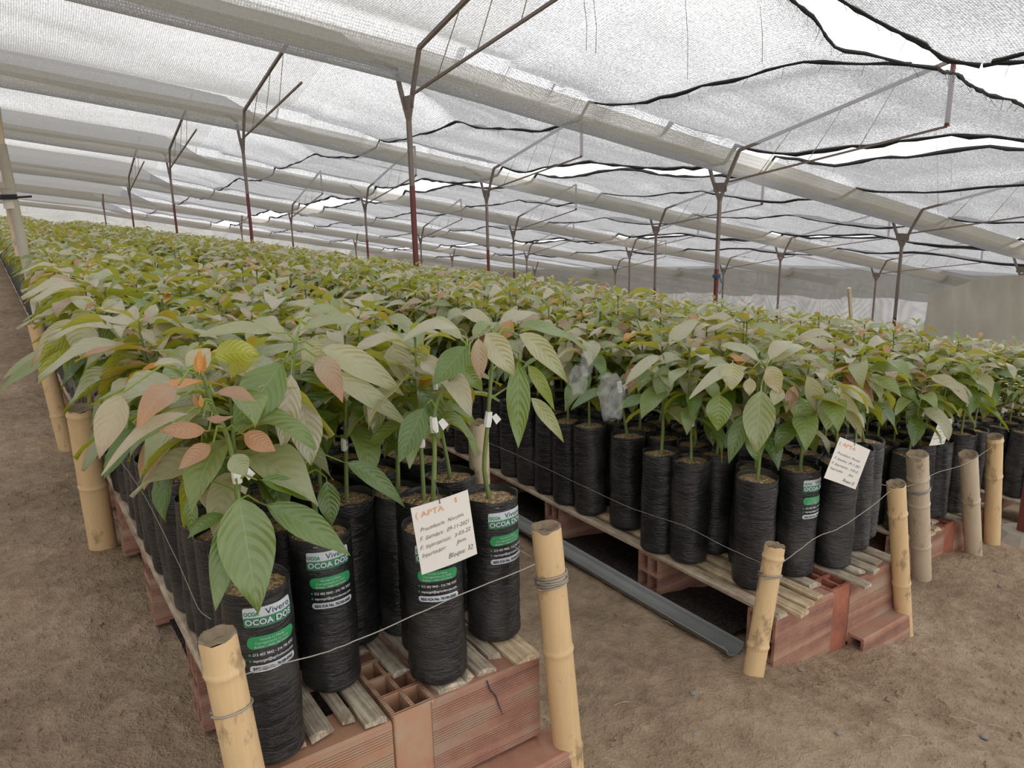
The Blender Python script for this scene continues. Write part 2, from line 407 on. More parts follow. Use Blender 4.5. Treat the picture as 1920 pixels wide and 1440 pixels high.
# ---- bags
BR=.071
def bag_rad(seed):
    rs=np.random.RandomState(seed);a=rs.rand(8)*6.28;b=rs.rand(4)
    def f(th,z):
        c,q=math.cos(th),math.sin(th)
        n1=noise.noise(Vector((c*1.1+seed*7,q*1.1,z*9)));n2=noise.noise(Vector((c*1.6,q*1.6+seed*5,z*38)));n3=noise.noise(Vector((c*2.5+seed*3,q*2.5,z*95)))
        r=BR*(1+.014*math.sin(2*th+a[0])+.045*n1+.021*n2+.009*n3-.012*math.exp(-((z-.385)/.02)**2))
        if z<.014: r*=1-.13*(1-z/.014)**2
        return r
    return f
BAGM=[];SOILM=[];BH=.40
def mk_bag(seed,seg=30,rings=46):
    f=bag_rad(seed);V=[];Fq=[]
    zs=list(np.linspace(0,BH,rings))
    rows=[]
    for z in zs: rows.append([(f(2*PI*k/seg,z)*math.cos(2*PI*k/seg),f(2*PI*k/seg,z)*math.sin(2*PI*k/seg),z+(.004*math.sin(3*2*PI*k/seg+seed) if z>BH-.02 else 0)) for k in range(seg)])
    for z,q in ((BH-.001,.965),(BH-.035,.955)): rows.append([(f(2*PI*k/seg,BH)*q*math.cos(2*PI*k/seg),f(2*PI*k/seg,BH)*q*math.sin(2*PI*k/seg),z) for k in range(seg)])
    for r in rows: V+=r
    for i in range(len(rows)-1):
        for k in range(seg): Fq.append((i*seg+k,i*seg+(k+1)%seg,(i+1)*seg+(k+1)%seg,(i+1)*seg+k))
    # bottom fan in quads
    V.append((0,0,0));c=len(V)-1
    for k in range(0,seg,2): Fq.append((c,(k+2)%seg,k+1,k))
    return qmesh('bag',V,Fq,BAG)
def mk_soil(seed,f):
    mb=MB();seg=24;V=[(0,0,.388)];rings=4;rs=random.Random(seed)
    for i in range(1,rings+1):
        for k in range(seg):
            th=2*PI*k/seg;r=f(th,BH)*.958*i/rings;V.append((r*math.cos(th),r*math.sin(th),.388-.006*(i/rings)**2+rs.uniform(-.0022,.0022)))
    Fs=[(0,1+k,1+(k+1)%seg) for k in range(seg)]
    for i in range(rings-1):
        for k in range(seg): Fs.append((1+i*seg+k,1+(i+1)*seg+k,1+(i+1)*seg+(k+1)%seg,1+i*seg+(k+1)%seg))
    me=bpy.data.meshes.new('soil');me.from_pydata(V,[],Fs);me.materials.append(SOIL);me.polygons.foreach_set('use_smooth',[True]*len(Fs));return me
for s in range(6):
    BAGM.append(mk_bag(s));SOILM.append(mk_soil(s,bag_rad(s)))
# ---- print on the bags
def text_mesh(txt,size,shear=0,align='LEFT',bold=0,space=1.0):
    cu=bpy.data.curves.new('t','FONT');cu.body=txt;cu.size=size;cu.shear=shear;cu.align_x=align;cu.offset=bold;cu.resolution_u=2;cu.space_character=space
    o=bpy.data.objects.new('t',cu);COL.objects.link(o)
    dg=bpy.context.evaluated_depsgraph_get();dg.update()
    me=bpy.data.meshes.new_from_object(o.evaluated_get(dg))
    vs=[tuple(v.co) for v in me.vertices];fs=[tuple(p.vertices) for p in me.polygons]
    bpy.data.objects.remove(o);bpy.data.curves.remove(cu);bpy.data.meshes.remove(me)
    return vs,fs
def rrect(x0,y0,x1,y1,r,n=4,div=14):
    """rounded rectangle as thin vertical strips (so that it can be bent)"""
    xs=sorted(set([x0+(x1-x0)*i/div for i in range(div+1)]+[x0+r*(1-math.cos(PI/2*i/n)) for i in range(n+1)]+[x1-r*(1-math.cos(PI/2*i/n)) for i in range(n+1)]))
    vs=[];fs=[]
    for x in xs:
        d=0
        if x<x0+r: d=r-math.sqrt(max(0,r*r-(x0+r-x)**2))
        if x>x1-r: d=r-math.sqrt(max(0,r*r-(x-x1+r)**2))
        ym=(y1-y0-2*d)
        for j in range(4): vs.append((x,y0+d+ym*j/3,0))
    for i in range(len(xs)-1):
        for j in range(3):
            a=i*4+j;fs.append((a,a+4,a+5,a+1))
    return vs,fs
def print_mesh():
    """flat label, x across in metres around the bag, y = height on the bag; list of (verts,faces,material,lift)"""
    L=[];w=.052
    L.append((*rrect(-w,.331,w,.374,.005),0,.0012))
    L.append((*rrect(-w,.331,w,.3525,.004),1,.0016))
    def T(txt,x,y,size,mi,al='LEFT',bold=0,wd=None,sh=0,sl=0):
        vs,fs=text_mesh(txt,size,sh,al,bold)
        if wd:
            xs=[v[0] for v in vs];k=wd/(max(xs)-min(xs));vs=[(v[0]*k,v[1],0) for v in vs]
        L.append(([(v[0]+x,v[1]+y,0) for v in vs],fs,mi,.0021))
    T('OCOA',-w+.002,.3565,.012,1,wd=.030,bold=.0005)
    T('Vivero',-.008,.3565,.019,3,wd=.054)
    T('OCOA DOS',-.048,.3355,.0185,3,wd=.096,bold=.0016)
    T('OCOA DOS',-.0488,.3362,.0185,0,wd=.096,bold=.0007)
    L[-1]=(*L[-1][:3],.0026)
    L.append((*rrect(-w+.003,.283,w,.311,.0125),2,.0012))
    T('Vereda La María',0,.3015,.0072,0,'CENTER');T('Corregimiento La Tulia',0,.2935,.0072,0,'CENTER');T('Bolívar - Valle del Cauca',0,.2855,.0072,0,'CENTER')
    L.append((*rrect(-w+.003,.268,-w+.0085,.2735,.0027),1,.0012));L.append((*rrect(-w+.003,.2545,-w+.0085,.260,.0027),1,.0012))
    T('315 403 9842 - 316 745 9737',-w+.012,.2685,.0088,0,wd=.088,bold=.0002)
    T('mprangel@agricolaocoa.com',-w+.012,.255,.0088,0,wd=.088,bold=.0002)
    L.append((*rrect(-w+.003,.231,w,.2465,.0075),0,.0012))
    T('REG ICA No. 76100-0303',-w+.010,.235,.0098,3,wd=.086,bold=.0004)
    T('19x40',-.034,.386,.004,0)
    return L
PRINT=print_mesh()
def add_print(bag,seed,theta,slope=.0):
    f=bag_rad(seed);mb=MB()
    for vs,fs,mi,lift in PRINT:
        out=[]
        for x,y,_ in vs:
            th=theta+x/BR;r=f(th,y)+lift;out.append((r*math.cos(th),r*math.sin(th),y+slope*x))
        mb.add(out,fs,mi)
    return mb.build('printed_label',[PWHITE,PGREEN,PGREEN2,PDARK],bag)

# ---- plant things
def stem_mesh(pts,r0=.0065,r1=.0035,name='stem',mat=None):
    # smooth polyline
    P=[np.array(p,float) for p in pts];Q=[]
    for i in range(len(P)-1):
        a=P[max(0,i-1)];b=P[i];c=P[i+1];d=P[min(len(P)-1,i+2)]
        for t in (0,.33,.66):
            Q.append(.5*((2*b)+(-a+c)*t+(2*a-5*b+4*c-d)*t*t+(-a+3*b-3*c+d)*t**3))
    Q.append(P[-1]);n=len(Q)
    mb=MB();mb.tube(Q,[r0+(r1-r0)*i/(n-1)+(.0012 if i%4==1 else 0)*(i/(n-1)) for i in range(n)],8)
    me=bpy.data.meshes.new(name);me.from_pydata(mb.v,[],mb.f);me.materials.append(STEM if mat is None else mat)
    me.polygons.foreach_set('use_smooth',[len(f)==4 for f in mb.f]);return me
def tape_mesh(v):
    mb=MB();z0=.37+v['s0']*.80
    pts=[];
    for i in range(5):
        z=z0+i*.008;x,y=v['sp'](z);pts.append((x*.3,y*.3,z))
    mb.tube(pts,[.0085,.0095,.0088,.0096,.0082],8)
    x,y,z=pts[2]
    mb.add([(x+.006,y,z),(x+.022,y+.004,z-.012),(x+.030,y+.004,z+.004),(x+.012,y,z+.012)],[(0,1,2,3)])
    me=bpy.data.meshes.new('graft_tape');me.from_pydata(mb.v,[],mb.f);me.materials.append(TAPE);return me
for v in VARS+SMALL:
    v['stem_me']=stem_mesh(v['stem'],.0062,.0022);v['tape_me']=tape_mesh(v)
def foliage_arrays(v,lod):
    Vs=[];Fs=[];Us=[];Ts=[];o=0
    lv=v['leaves']
    if lod=='far': lv=[l for i,l in enumerate(lv) if i%5!=2]
    for k,M in lv:
        V,Fq,UV,T=LIB[k][lod];m=np.array(M)
        Vs.append(V@m[:3,:3].T+m[:3,3]);Fs.append(Fq+o);Us.append(UV);Ts.append(T);o+=len(V)
    return np.concatenate(Vs),np.concatenate(Fs),np.concatenate(Us),np.concatenate(Ts)
for v in VARS+SMALL:
    v['lo']=foliage_arrays(v,'lo');v['far']=foliage_arrays(v,'far')
    v['foliage_me']=qmesh('foliage',v['lo'][0],v['lo'][1],LEAF,v['lo'][2],v['lo'][3])
def petals(seed):
    r=random.Random(seed);mb=MB()
    for i in range(9):
        a=r.uniform(0,6.28);q=r.uniform(0,.09);z=r.uniform(.55,.74);c=np.array([q*math.cos(a),q*math.sin(a),z])
        for j in range(4):
            b=a+j*1.57;d=np.array([math.cos(b),math.sin(b),.3])*.014;e=np.array([-math.sin(b),math.cos(b),0])*.006
            mb.add([c,c+d*.6+e,c+d,c+d*.6-e],[(0,1,2,3)])
    me=bpy.data.meshes.new('white_blossoms');me.from_pydata(mb.v,[],mb.f);me.materials.append(PETAL);return me
PETALS=[petals(i) for i in range(3)]
def place_plant(loc,vi,rz,label,group,full=True,tilt=(0,0),scale=1,small=False,bagi=None,ls=1):
    v=(SMALL if small else VARS)[vi]
    t=thing('potted_seedling',label,'seedling',loc,group)
    t.rotation_euler=(tilt[0],tilt[1],rz);t.scale=(1,1,scale)
    bi=vi%6 if bagi is None else bagi
    b=link('bag',BAGM[bi],t);link('soil',SOILM[bi],t)
    link('stem',v['stem_me'],t);link('graft_tape',v['tape_me'],t)
    if full:
        for k,M in v['leaves']:
            o=link('leaf',LIB[k]['mesh'],t);o.matrix_basis=M@Matrix.Scale(ls,4)
    else: link('foliage',v['foliage_me'],t,'stuff')
    if small: link('blossoms',PETALS[vi%3],t,'stuff')
    return t,b

# ------------------------------------------------------------------ structure: the ground
GX=[-14,-1.5,.1,.3,1.05,1.12,1.88,1.98,2.72,3.3,4.2,5.3,6.8,8.3,12,30,60];GZ=[.9,-.20,-.255,-.27,-.36,-.375,-.375,-.40,-.53,-.57,-.66,-.95,-1.35,-1.7,-2.7,-7,-13]
def gz(x,y=0):
    return float(np.interp(x,GX,GZ))
def ground_mesh():
    xs=np.concatenate([np.arange(-14,-2,.6),np.arange(-2,5,.05),np.arange(5,12,.5),np.arange(12,61,3)])
    ys=np.concatenate([np.arange(-8,.2,.6),np.arange(.2,7,.05),np.arange(7,16,.5),np.arange(16,75,3)])
    V=[]
    for y in ys:
        for x in xs:
            z=gz(x)
            n=noise.fractal(Vector((x*1.7,y*1.7,0)),1,2,4)*.024+noise.noise(Vector((x*6,y*6,3)))*.012-.016*max(0,1-abs(noise.noise(Vector((x*3.1,y*2.3,7))))*9)+abs(noise.noise(Vector((x*12,y*8,9))))*.014
            V.append((x,y,z+n))
    nx=len(xs);Fq=[(j*nx+i,j*nx+i+1,(j+1)*nx+i+1,(j+1)*nx+i) for j in range(len(ys)-1) for i in range(nx-1)]
    return qmesh('floor',V,Fq,GROUND)
link('floor',ground_mesh(),None,'structure')

# ------------------------------------------------------------------ structure: shade nets of the roof
PX=[-6.4,-1.05,4.3,9.65,15.0,20.35,25.7];ROW0=1.6;SP=6.8
def zk(x,y=8.4): return 2.75-(.19 if x>4.3 else .15)*(x-4.3)-float(np.interp(y,[15.2,22,28.8,35.6,42.4,60],[0,.28,.75,1.2,1.65,2.8]))
def net_z(x,y):
    t=((y-ROW0)/SP)%1.0
    g=1-abs(2*t-1)
    A=float(np.interp(x,[-20,5.0,7.2,60],[.92,.92,.16,.12]))
    if t>.5:
        q=(t-.5)*2;z=zk(x,y)+.04+A*((1-q)**1.35)+.20*q**6
    else: z=zk(x,y)+.02+A*(g**1.7)-.10*math.sin(PI*g)
    z+=(.05*noise.noise(Vector((x*.35,y*1.3,0)))if x<6 else .025*noise.noise(Vector((x*.35,y*1.3,0))))+.03*noise.noise(Vector((x*.5,y*3.2,2)))
    # sag of the black net towards its hanging seams
    if x>5.5:
        for xs in SEAMS: z-=.08*math.exp(-((x-xs)/.35)**2)
        z-=.05*abs(math.sin((x-5)*1.3))+.035*math.sin(y*3.7+x*.6)*max(0,noise.noise(Vector((x*.5,y*.4,5)))+.3)
    return z
SEAMS=[7.0,10.0,13.0,16.3,19.6,23]
def yfar(x): return float(np.interp(x,[5,5.6,6.37,6.65,6.78,6.88,6.99,7.04,7.35,7.81,8.12,8.24,9,10],[5.0,4.8,4.56,4.61,4.59,4.24,4.04,3.78,3.82,3.89,3.84,3.7,3.6,3.75]))
def ynear(x): return float(np.interp(x,[5,5.5,6.16,6.66,6.91,7.05],[4.5,4.3,4.07,3.72,3.64,3.41]))
def net_grid(name,xr,yr,mat,skip=None,ymap=None,step=(.3,.2)):
    xs=np.linspace(xr[0],xr[1],max(2,int((xr[1]-xr[0])/step[0])+1));nj=max(2,int((yr[1]-yr[0])/step[1])+1)
    V=[]
    for j in range(nj):
        for x in xs:
            a,b=(yr if ymap is None else ymap(x))
            y=a+(b-a)*j/(nj-1);V.append((x,y,net_z(x,y)))
    nx=len(xs);Fq=[(j*nx+i,j*nx+i+1,(j+1)*nx+i+1,(j+1)*nx+i) for j in range(nj-1) for i in range(nx-1)]
    return link(name,qmesh(name,V,Fq,mat),None,'structure')
net_grid('ceiling',(-15,5.0),(-6,46),NETW,step=(.5,.2))
net_grid('ceiling',(5.0,10.0),(yfar(6),46),NETB,ymap=lambda x:(yfar(x),46),step=(.1,.2))
net_grid('ceiling',(5.0,7.05),(-6,3.6),NETB,ymap=lambda x:(-6,ynear(x)),step=(.12,.2))
net_grid('ceiling',(8.6,10.9),(-6,2.6),NETB)
net_grid('ceiling',(10.9,19.6),(-6,46),NETB,step=(.4,.25))
net_grid('ceiling',(20.3,45),(-6,50),NETB,step=(.7,.3))
def edge_cord(name,fn,ts,r,jit=.004,mat=CORD):
    pts=[];q=random.Random(len(name)+int(ts[0]*10))
    for t in ts:
        x,y=fn(t);pts.append((x,y,net_z(x,y)-.01+q.uniform(-jit,jit)))
    mb=MB();mb.tube(pts,[r*q.uniform(.6,1.5) for _ in pts],6)
    # frayed threads along the edge
    for i in range(0,len(pts)-1,2):
        p=np.array(pts[i]);mb.tube([p,p+np.array([q.uniform(-.06,.06),q.uniform(-.08,.08),-q.uniform(.02,.12)])],.0022,3)
    return mb.build(name,mat,None,False,'structure')
n_trim=0
def trim(fn,ts,r,**k):
    global n_trim;n_trim+=1
    return edge_cord('trim_%d'%n_trim,fn,ts,r,**k)
ysamp=list(np.arange(4.0,46,.22))
trim(lambda y:(7.0,y),ysamp,.018)
trim(lambda y:(9.98,y),ysamp,.028)
trim(lambda y:(10.92,y),list(np.arange(2,46,.22)),.026)
trim(lambda y:(13.0,y),list(np.arange(1,46,.3)),.02)
trim(lambda y:(16.3,y),list(np.arange(1,46,.3)),.02)
trim(lambda y:(19.6,y),list(np.arange(1,46,.4)),.03)
trim(lambda y:(20.3,y),list(np.arange(1,46,.4)),.03)
trim(lambda y:(23,y),list(np.arange(1,46,.5)),.03)
trim(lambda x:(x,yfar(x)),list(np.arange(5.0,10,.05)),.017)
trim(lambda x:(x,ynear(x)),list(np.arange(5.0,7.06,.06)),.019)
trim(lambda y:(7.04,y),list(np.arange(-2.0,3.42,.1)),.02)
trim(lambda y:(5.6+.42*y,y),list(np.arange(-2,3.4,.1)),.022)
# gutters: the doubled beige net hung in each valley between the arms of the posts
for k in range(-1,7):
    Y=ROW0+SP*k
    xs=np.arange(-15,34,.45);V=[];nw=9
    for x in xs:
        for j in range(nw):
            u=j/(nw-1)*2-1
            V.append((x,Y+u*.33,zk(x,Y)+.0-.32*(1-u*u)+.02*noise.noise(Vector((x*.6,u*2,k)))+(-.22 if u<-.99 else 0)*0))
    Fq=[(i*nw+j,i*nw+j+1,(i+1)*nw+j+1,(i+1)*nw+j) for i in range(len(xs)-1) for j in range(nw-1)]
    link('trim_%d'%(40+k),qmesh('trim_%d'%(40+k),V,Fq,[NETW,NETG],mi=[1 if q%(nw-1)<2 else 0 for q in range(len(Fq))]),None,'structure')
# side curtains far away and the tarpaulin on the right
def curtain(name,p0,p1,z0,z1,mat,amp=.12,n=60,nz=8,zslope=0):
    p0=np.array(p0,float);p1=np.array(p1,float);d=(p1-p0);L=np.linalg.norm(d);nrm=np.array([-d[1],d[0]])/L;V=[]
    for i in range(n):
        for j in range(nz):
            t=i/(n-1);q=p0+d*t+nrm*amp*noise.noise(Vector((t*L*.9,j*.4,1)))*(1-j/nz*.6)
            zb=gz(q[0]) if z0 is None else z0
            zt=zk(q[0],q[1])+z1
            V.append((q[0],q[1],zb+(zt-zb)*j/(nz-1)))
    Fq=[(i*nz+j,(i+1)*nz+j,(i+1)*nz+j+1,i*nz+j+1) for i in range(n-1) for j in range(nz-1)]
    return link(name,qmesh(name,V,Fq,mat),None,'structure')
curtain('wall_back',(-15,46),(45,46),None,.15,NETD,.3,90)
curtain('wall_right',(30,-6),(30,46),None,.2,NETD,.3,90)
xa=ony(1740,545,7);xb=ony(2100,480,7)
def tarp():
    V=[];n=40;m=12
    for i in range(n):
        for j in range(m):
            x=xa[0]+(xb[0]-xa[0])*i/(n-1);zt=xa[2]+(xb[2]-xa[2])*i/(n-1)
            z=zt-2.6*j/(m-1);V.append((x,7+.1*noise.noise(Vector((x*1.3,z*2.5,0)))+.03*math.sin(x*9+z*4),z+.05*math.sin(x*1.7)))
    Fq=[(i*m+j,(i+1)*m+j,(i+1)*m+j+1,i*m+j+1) for i in range(n-1) for j in range(m-1)]
    tag(link('tarpaulin',qmesh('tarpaulin',V,Fq,TARP)),'beige grey tarpaulin hung beyond the rows at the far right','tarpaulin')
tarp()
curtain('wall_left',(-13,-6),(-13,46),None,.2,NETD,.3,70)

# ------------------------------------------------------------------ steel posts and trusses
def steel_post(x,Y,label,group=None,foot=False):
    g=gz(x);k=zk(x,Y)
    t=thing('steel_post',label,'post',(x,Y,g),group)
    h=k-g-.62
    mb=MB();mb.tube([(0,0,-.05),(0,0,min(h*.7,2.0))],.035,4,square=True);mb.build('lower_shaft',STEEL,t)
    mb=MB();mb.tube([(0,0,min(h*.7,2.0)),(0,0,h)],.034,4,square=True);mb.build('upper_shaft',STEELG,t)
    mb=MB();mb.tube([(0,0,h-.12),(0,-.16,h+.25),(0,-.34,h+.62)],.030,4,square=True);mb.build('arm',STEELG,t)
    mb=MB();mb.tube([(0,0,h-.12),(0,.16,h+.22),(0,.24,h+.42)],.030,4,square=True);mb.build('arm',STEELG,t)
    mb=MB();mb.box((-.006,-.13,h+.02),(.006,.13,h+.16));mb.build('gusset_plate',STEELG,t)
    if foot:
        mb=MB();mb.tube([(0,0,-.1),(0,0,.03),(0,0,.075)],[.17,.155,.10],10);mb.build('concrete_foot',CONC,t)
    return t
def truss(x,Y,label,group):
    """spans from the valley at Y to the valley at Y+SP, ridge half way"""
    d=zk(x,Y+SP)-zk(x,Y)
    t=thing('roof_truss',label,'truss',(x,Y,zk(x,Y)),group)
    a=(0,.24,-.14);r=(0,SP/2,.84);c=(0,SP-.34,d);r=(0,SP/2,.84+d/2)
    a2=(0,.24+.75,-.14+.75*.31)
    for p,q,nm in ((a,a2,'rafter'),(r,c,'rafter')):
        mb=MB();mb.tube([p,q],.030,4,square=True);mb.build(nm,STEELG,t)
    b1=(0,.16,-.38);kb=(0,SP/2,.10+d/2);b2=(0,SP-.12,-.46+d)
    for p,q in ((kb,b2),):
        mb=MB();mb.tube([p,q],.019,4,square=True);mb.build('tie',STEELG,t)
    if x>5:
        mb=MB();mb.tube([kb,r],.03,4,square=True);mb.build('king_strut',STEEL,t)
    for f in (.3,.55,.78):
        mb=MB()
        p=np.array(c)+(np.array(r)-np.array(c))*f;q=np.array(b2)+(np.array(kb)-np.array(b2))*(f-.12)
        mb.tube([p,q],.006,4);mb.build('web_rod',WIRE,t)
    return t
PLAB={(4.3,8.4):'tall red-footed steel roof post rising from the plants left of centre',(4.3,15.2):'second steel roof post back, left of the tall centre post',(4.3,22.0):'third steel roof post back, thin and leftmost',
 (9.65,8.4):'grey steel Y-topped roof post right of centre with blue cord on it',(9.65,15.2):'thin steel roof post directly behind the middle of the canopy',(9.65,22.0):'thinnest steel roof post between the two tall left-hand posts',
 (15.0,8.4):'steel Y-topped roof post furthest right behind the plants',(15.0,15.2):'thin steel roof post halfway to the right, left of the Y-topped grey one'}
for xi,x in enumerate(PX):
    for k in range(0,6):
        Y=round(ROW0+SP*k,2);
        if x<4: continue
        q=proj((x,Y,zk(x)))
        near=(x==4.3 and k==0)
        q2=proj((x,Y,gz(x)))
        if q[2]<.5: continue
        if not near and not(-100<q[0]<2050): continue
        lab=PLAB.get((x,Y))
        if near: lab='red painted steel post on a concrete foot at the right edge'
        steel_post(x,Y,lab or 'distant thin steel roof post beyond the seedling rows',None if lab else 'distant roof posts',foot=near)
for x in PX:
    for k in range(-1,6):
        Y=ROW0+SP*k
        if x<4 or k>3: continue
        qs=[proj((x,Y+SP*f,zk(x)+.4)) for f in (0.15,.5,1)]
        if not any(q[2]>.5 and -80<q[0]<2000 and q[1]>-150 for q in qs): continue
        lab={(4.3,0):'steel truss running up out of the top edge above the tall centre post',(9.65,0):'long steel truss crossing the upper right under the black net',(4.3,1):'steel truss above the second post from the left foreground',(9.65,-1):'steel truss at the top right corner beside the open gap'}.get((x,k))
        truss(x,Y,lab or 'distant steel roof truss beneath the shade nets',None if lab else 'distant roof trusses')
mb=MB();z0=proj((9.65,8.4,0))
bz=-.2
mb=MB();
for a in range(3):
    mb.tube([(9.65+.06*math.cos(t),8.4+.06*math.sin(t),bz+.02*a+.01*t/6) for t in np.linspace(0,6.2,10)],.008,5)
mb.tube([(9.65,8.33,bz),(9.7,8.3,bz-.12),(9.62,8.3,bz-.25)],.008,5);tag(mb.build('cord_binding',BLUE),'blue cord wrapped around the grey Y-topped post right of centre','cord')

# ------------------------------------------------------------------ benches
def brick_mesh(L,a,b,nx_,ny_,mat,name='brick'):
    """hollow clay block: cross-section a x b (Y x Z) with nx_ x ny_ cells, length L along X"""
    w=.011;ca=(a-w*(nx_+1))/nx_;cb=(b-w*(ny_+1))/ny_
    ya=[0];
    for i in range(nx_): ya+=[ya[-1]+w];ya+=[ya[-1]+ca]
    ya+=[ya[-1]+w]
    za=[0]
    for i in range(ny_): za+=[za[-1]+w];za+=[za[-1]+cb]
    za+=[za[-1]+w]
    mb=MB();cell={}
    solid=lambda i,j:0<=i<len(ya)-1 and 0<=j<len(za)-1 and not(i%2==1 and j%2==1)
    inside=lambda i,j:0<=i<len(ya)-1 and 0<=j<len(za)-1
    # end faces
    for i in range(len(ya)-1):
        for j in range(len(za)-1):
            if solid(i,j):
                y0,y1,z0,z1=ya[i],ya[i+1],za[j],za[j+1]
                mb.add([(0,y0,z0),(0,y1,z0),(0,y1,z1),(0,y0,z1)],[(0,3,2,1)]);mb.add([(L,y0,z0),(L,y1,z0),(L,y1,z1),(L,y0,z1)],[(0,1,2,3)])
            else:
                y0,y1,z0,z1=ya[i],ya[i+1],za[j],za[j+1]
                mb.add([(0,y0,z0),(0,y1,z0),(0,y1,z1),(0,y0,z1),(L,y0,z0),(L,y1,z0),(L,y1,z1),(L,y0,z1)],[(0,1,5,4),(1,2,6,5),(2,3,7,6),(3,0,4,7)])
    # outer shell with chamfered long edges
    c=.006
    P=[(c,0),(a-c,0),(a,c),(a,b-c),(a-c,b),(c,b),(0,b-c),(0,c)]
    vs=[(0,y,z) for y,z in P]+[(L,y,z) for y,z in P]
    mb.add(vs,[(i,(i+1)%8,(i+1)%8+8,i+8) for i in range(8)])
    me=bpy.data.meshes.new(name);me.from_pydata([(x-L/2,y-a/2,z-b/2) for x,y,z in mb.v],[],mb.f);me.materials.append(mat);return me
BM={'n':brick_mesh(.32,.115,.24,2,3,BRICK),'r':brick_mesh(.32,.115,.24,2,3,BRICKR),'o':brick_mesh(.32,.115,.24,2,3,BRICKO)}
def brick(b,kind,c,rot=(0,0,0)):
    o=link('brick',BM[kind],b);o.location=c;o.rotation_euler=rot;return o
def slat_me(w,L,th,mat,seed):
    r=random.Random(seed);mb=MB();n=max(3,int(L/.35))
    prof=[(-.5,0),(-.5,.6),(-.3,.92),(0,1),(.3,.92),(.5,.6),(.5,0)]
    vs=[];fs=[]
    for i in range(n+1):
        y=L*i/n;k=1+r.uniform(-.07,.07);dx=r.uniform(-.003,.003);dz=r.uniform(-.002,.002)
        for px_,pz in prof: vs.append((px_*w*k+dx,y+(r.uniform(-.008,.008) if i==0 else 0),pz*th+dz))
    m=len(prof)
    for i in range(n):
        for k in range(m): fs.append((i*m+k,(i+1)*m+k,(i+1)*m+(k+1)%m,i*m+(k+1)%m))
    fs.append(tuple(range(m)));fs.append(tuple(n*m+k for k in reversed(range(m))))
    me=bpy.data.meshes.new('slat');me.from_pydata([(a,b,c-th) for a,b,c in vs],[],fs);me.materials.append(mat);return me
benches=[]
def bench(x0,x1,z,y0,y1,label,front,slats,detail=True,group=None,supp=.66):
    """z is the height of the slat tops; children are at world coordinates (thing at its front left corner)"""
    t=thing('plant_bench',label,'bench',(x0,y0,gz(x0)),group)
    t0=Vector((x0,y0,gz(x0)))
    def at(p): return Vector(p)-t0
    th=.018;zt=z-th
    cx=(x0+x1)/2
    for kind,c,rot in front: brick(t,kind,at(c),rot)
    # supports under the slats, hollow ends facing the aisles
    y=y0+.60;i=0
    while y<min(y1,y0+9 if detail else y0+2.5):
        for bx,kd in ((x0+.165,'n'),(x1-.165,'n')):
            brick(t,kd,at((bx+R_.uniform(-.01,.01),y,zt-.12)))
            if zt-.24-gz(bx)>.06: brick(t,'r',at((bx,y,zt-.36)))
        y+=supp+R_.uniform(-.04,.04);i+=1
    for (sx,sw,sy,mat) in slats:
        yy=sy;
        while yy<y1:
            L=min(2.6+R_.uniform(-.3,.4),y1-yy)
            if yy>y0+9: L=y1-yy
            o=link('slat',slat_me(sw,L,th,mat,R_.randrange(9999)),t);o.location=at((sx,yy,z));
            yy+=L+.012
            if L<.1: break
    benches.append((x0,x1,z,y0,y1));return t
S,Y_,P_=SLAT,SLATY,PLANK
fy=1.45
b1=bench(.30,1.05,0,fy,30,'front left plant bench of clay blocks and split bamboo slats',
 [('o',(.46,fy+.06,-.145),(0,0,0)),('n',(.885,fy+.06,-.138),(0,0,0)),('n',(.94,fy-.03,-.385),(0,0,.02)),('o',(.682,fy+.125,-.175),(0,PI/2,PI/2)),('o',(.46,fy+.05,-.386),(0,0,0))],
 [(.325,.05,fy+.02,P_),(.395,.058,fy+.03,S),(.465,.056,fy+.035,S),(.535,.03,fy+.05,S),(.585,.05,fy-.0,S),(.665,.045,fy+.28,S),(.715,.045,fy+.14,S),(.79,.075,fy+.01,S),(.845,.03,fy+.02,S),(.895,.05,fy+.02,S),(.945,.03,fy+.06,S),(1.01,.075,fy+.0,SLATY)])
z2=-.2;f2=1.40
b2=bench(1.97,2.71,z2,f2,30,'middle plant bench with red clay block front beside the grey pipe',
 [('n',(2.13,f2+.06,z2-.14),(0,0,0)),('n',(2.55,f2+.06,z2-.138),(0,0,0)),('n',(2.56,f2-.002,z2-.338),(0,0,0)),('r',(2.34,f2+.125,z2-.175),(0,PI/2,PI/2))],
 [(2.0,.055,f2-.0,P_),(2.07,.05,f2-.03,Y_),(2.135,.055,f2-.015,Y_),(2.20,.04,f2+.0,Y_),(2.26,.05,f2+.06,S),(2.41,.045,f2-.05,S),(2.47,.045,f2+.02,S),(2.53,.045,f2-.005,S),(2.60,.05,f2+.02,S),(2.67,.045,f2-.0,S)])
z3=-.44;f3=1.70
b3=bench(3.36,4.10,z3,f3,28,'third plant bench behind three bamboo posts on the right',
 [('n',(3.52,f3+.06,z3-.14),(0,0,0)),('n',(3.94,f3+.06,z3-.14),(0,0,0)),('n',(3.96,f3+.0,z3-.37),(0,0,0)),('r',(3.735,f3+.125,z3-.175),(0,PI/2,PI/2))],
 [(3.39,.05,f3,P_),(3.46,.05,f3-.03,Y_),(3.53,.055,f3-.01,Y_),(3.60,.045,f3,Y_),(3.67,.045,f3+.05,S),(3.80,.045,f3-.02,S),(3.87,.045,f3,S),(3.94,.045,f3-.01,S),(4.01,.05,f3+.02,S),(4.07,.04,f3,S)])
b4=bench(4.95,5.69,-.70,1.6,28,'low plant bench of white-flowering seedlings at the right edge',
 [('n',(5.11,1.66,-.84),(0,0,0)),('n',(5.53,1.66,-.84),(0,0,0))],
 [(4.98+.085*i,.05,1.6,S) for i in range(9)],detail=False)
FARB=[(6.45+1.5*i,7.19+1.5*i,-1.1-.36*i,1.6,30) for i in range(7)]
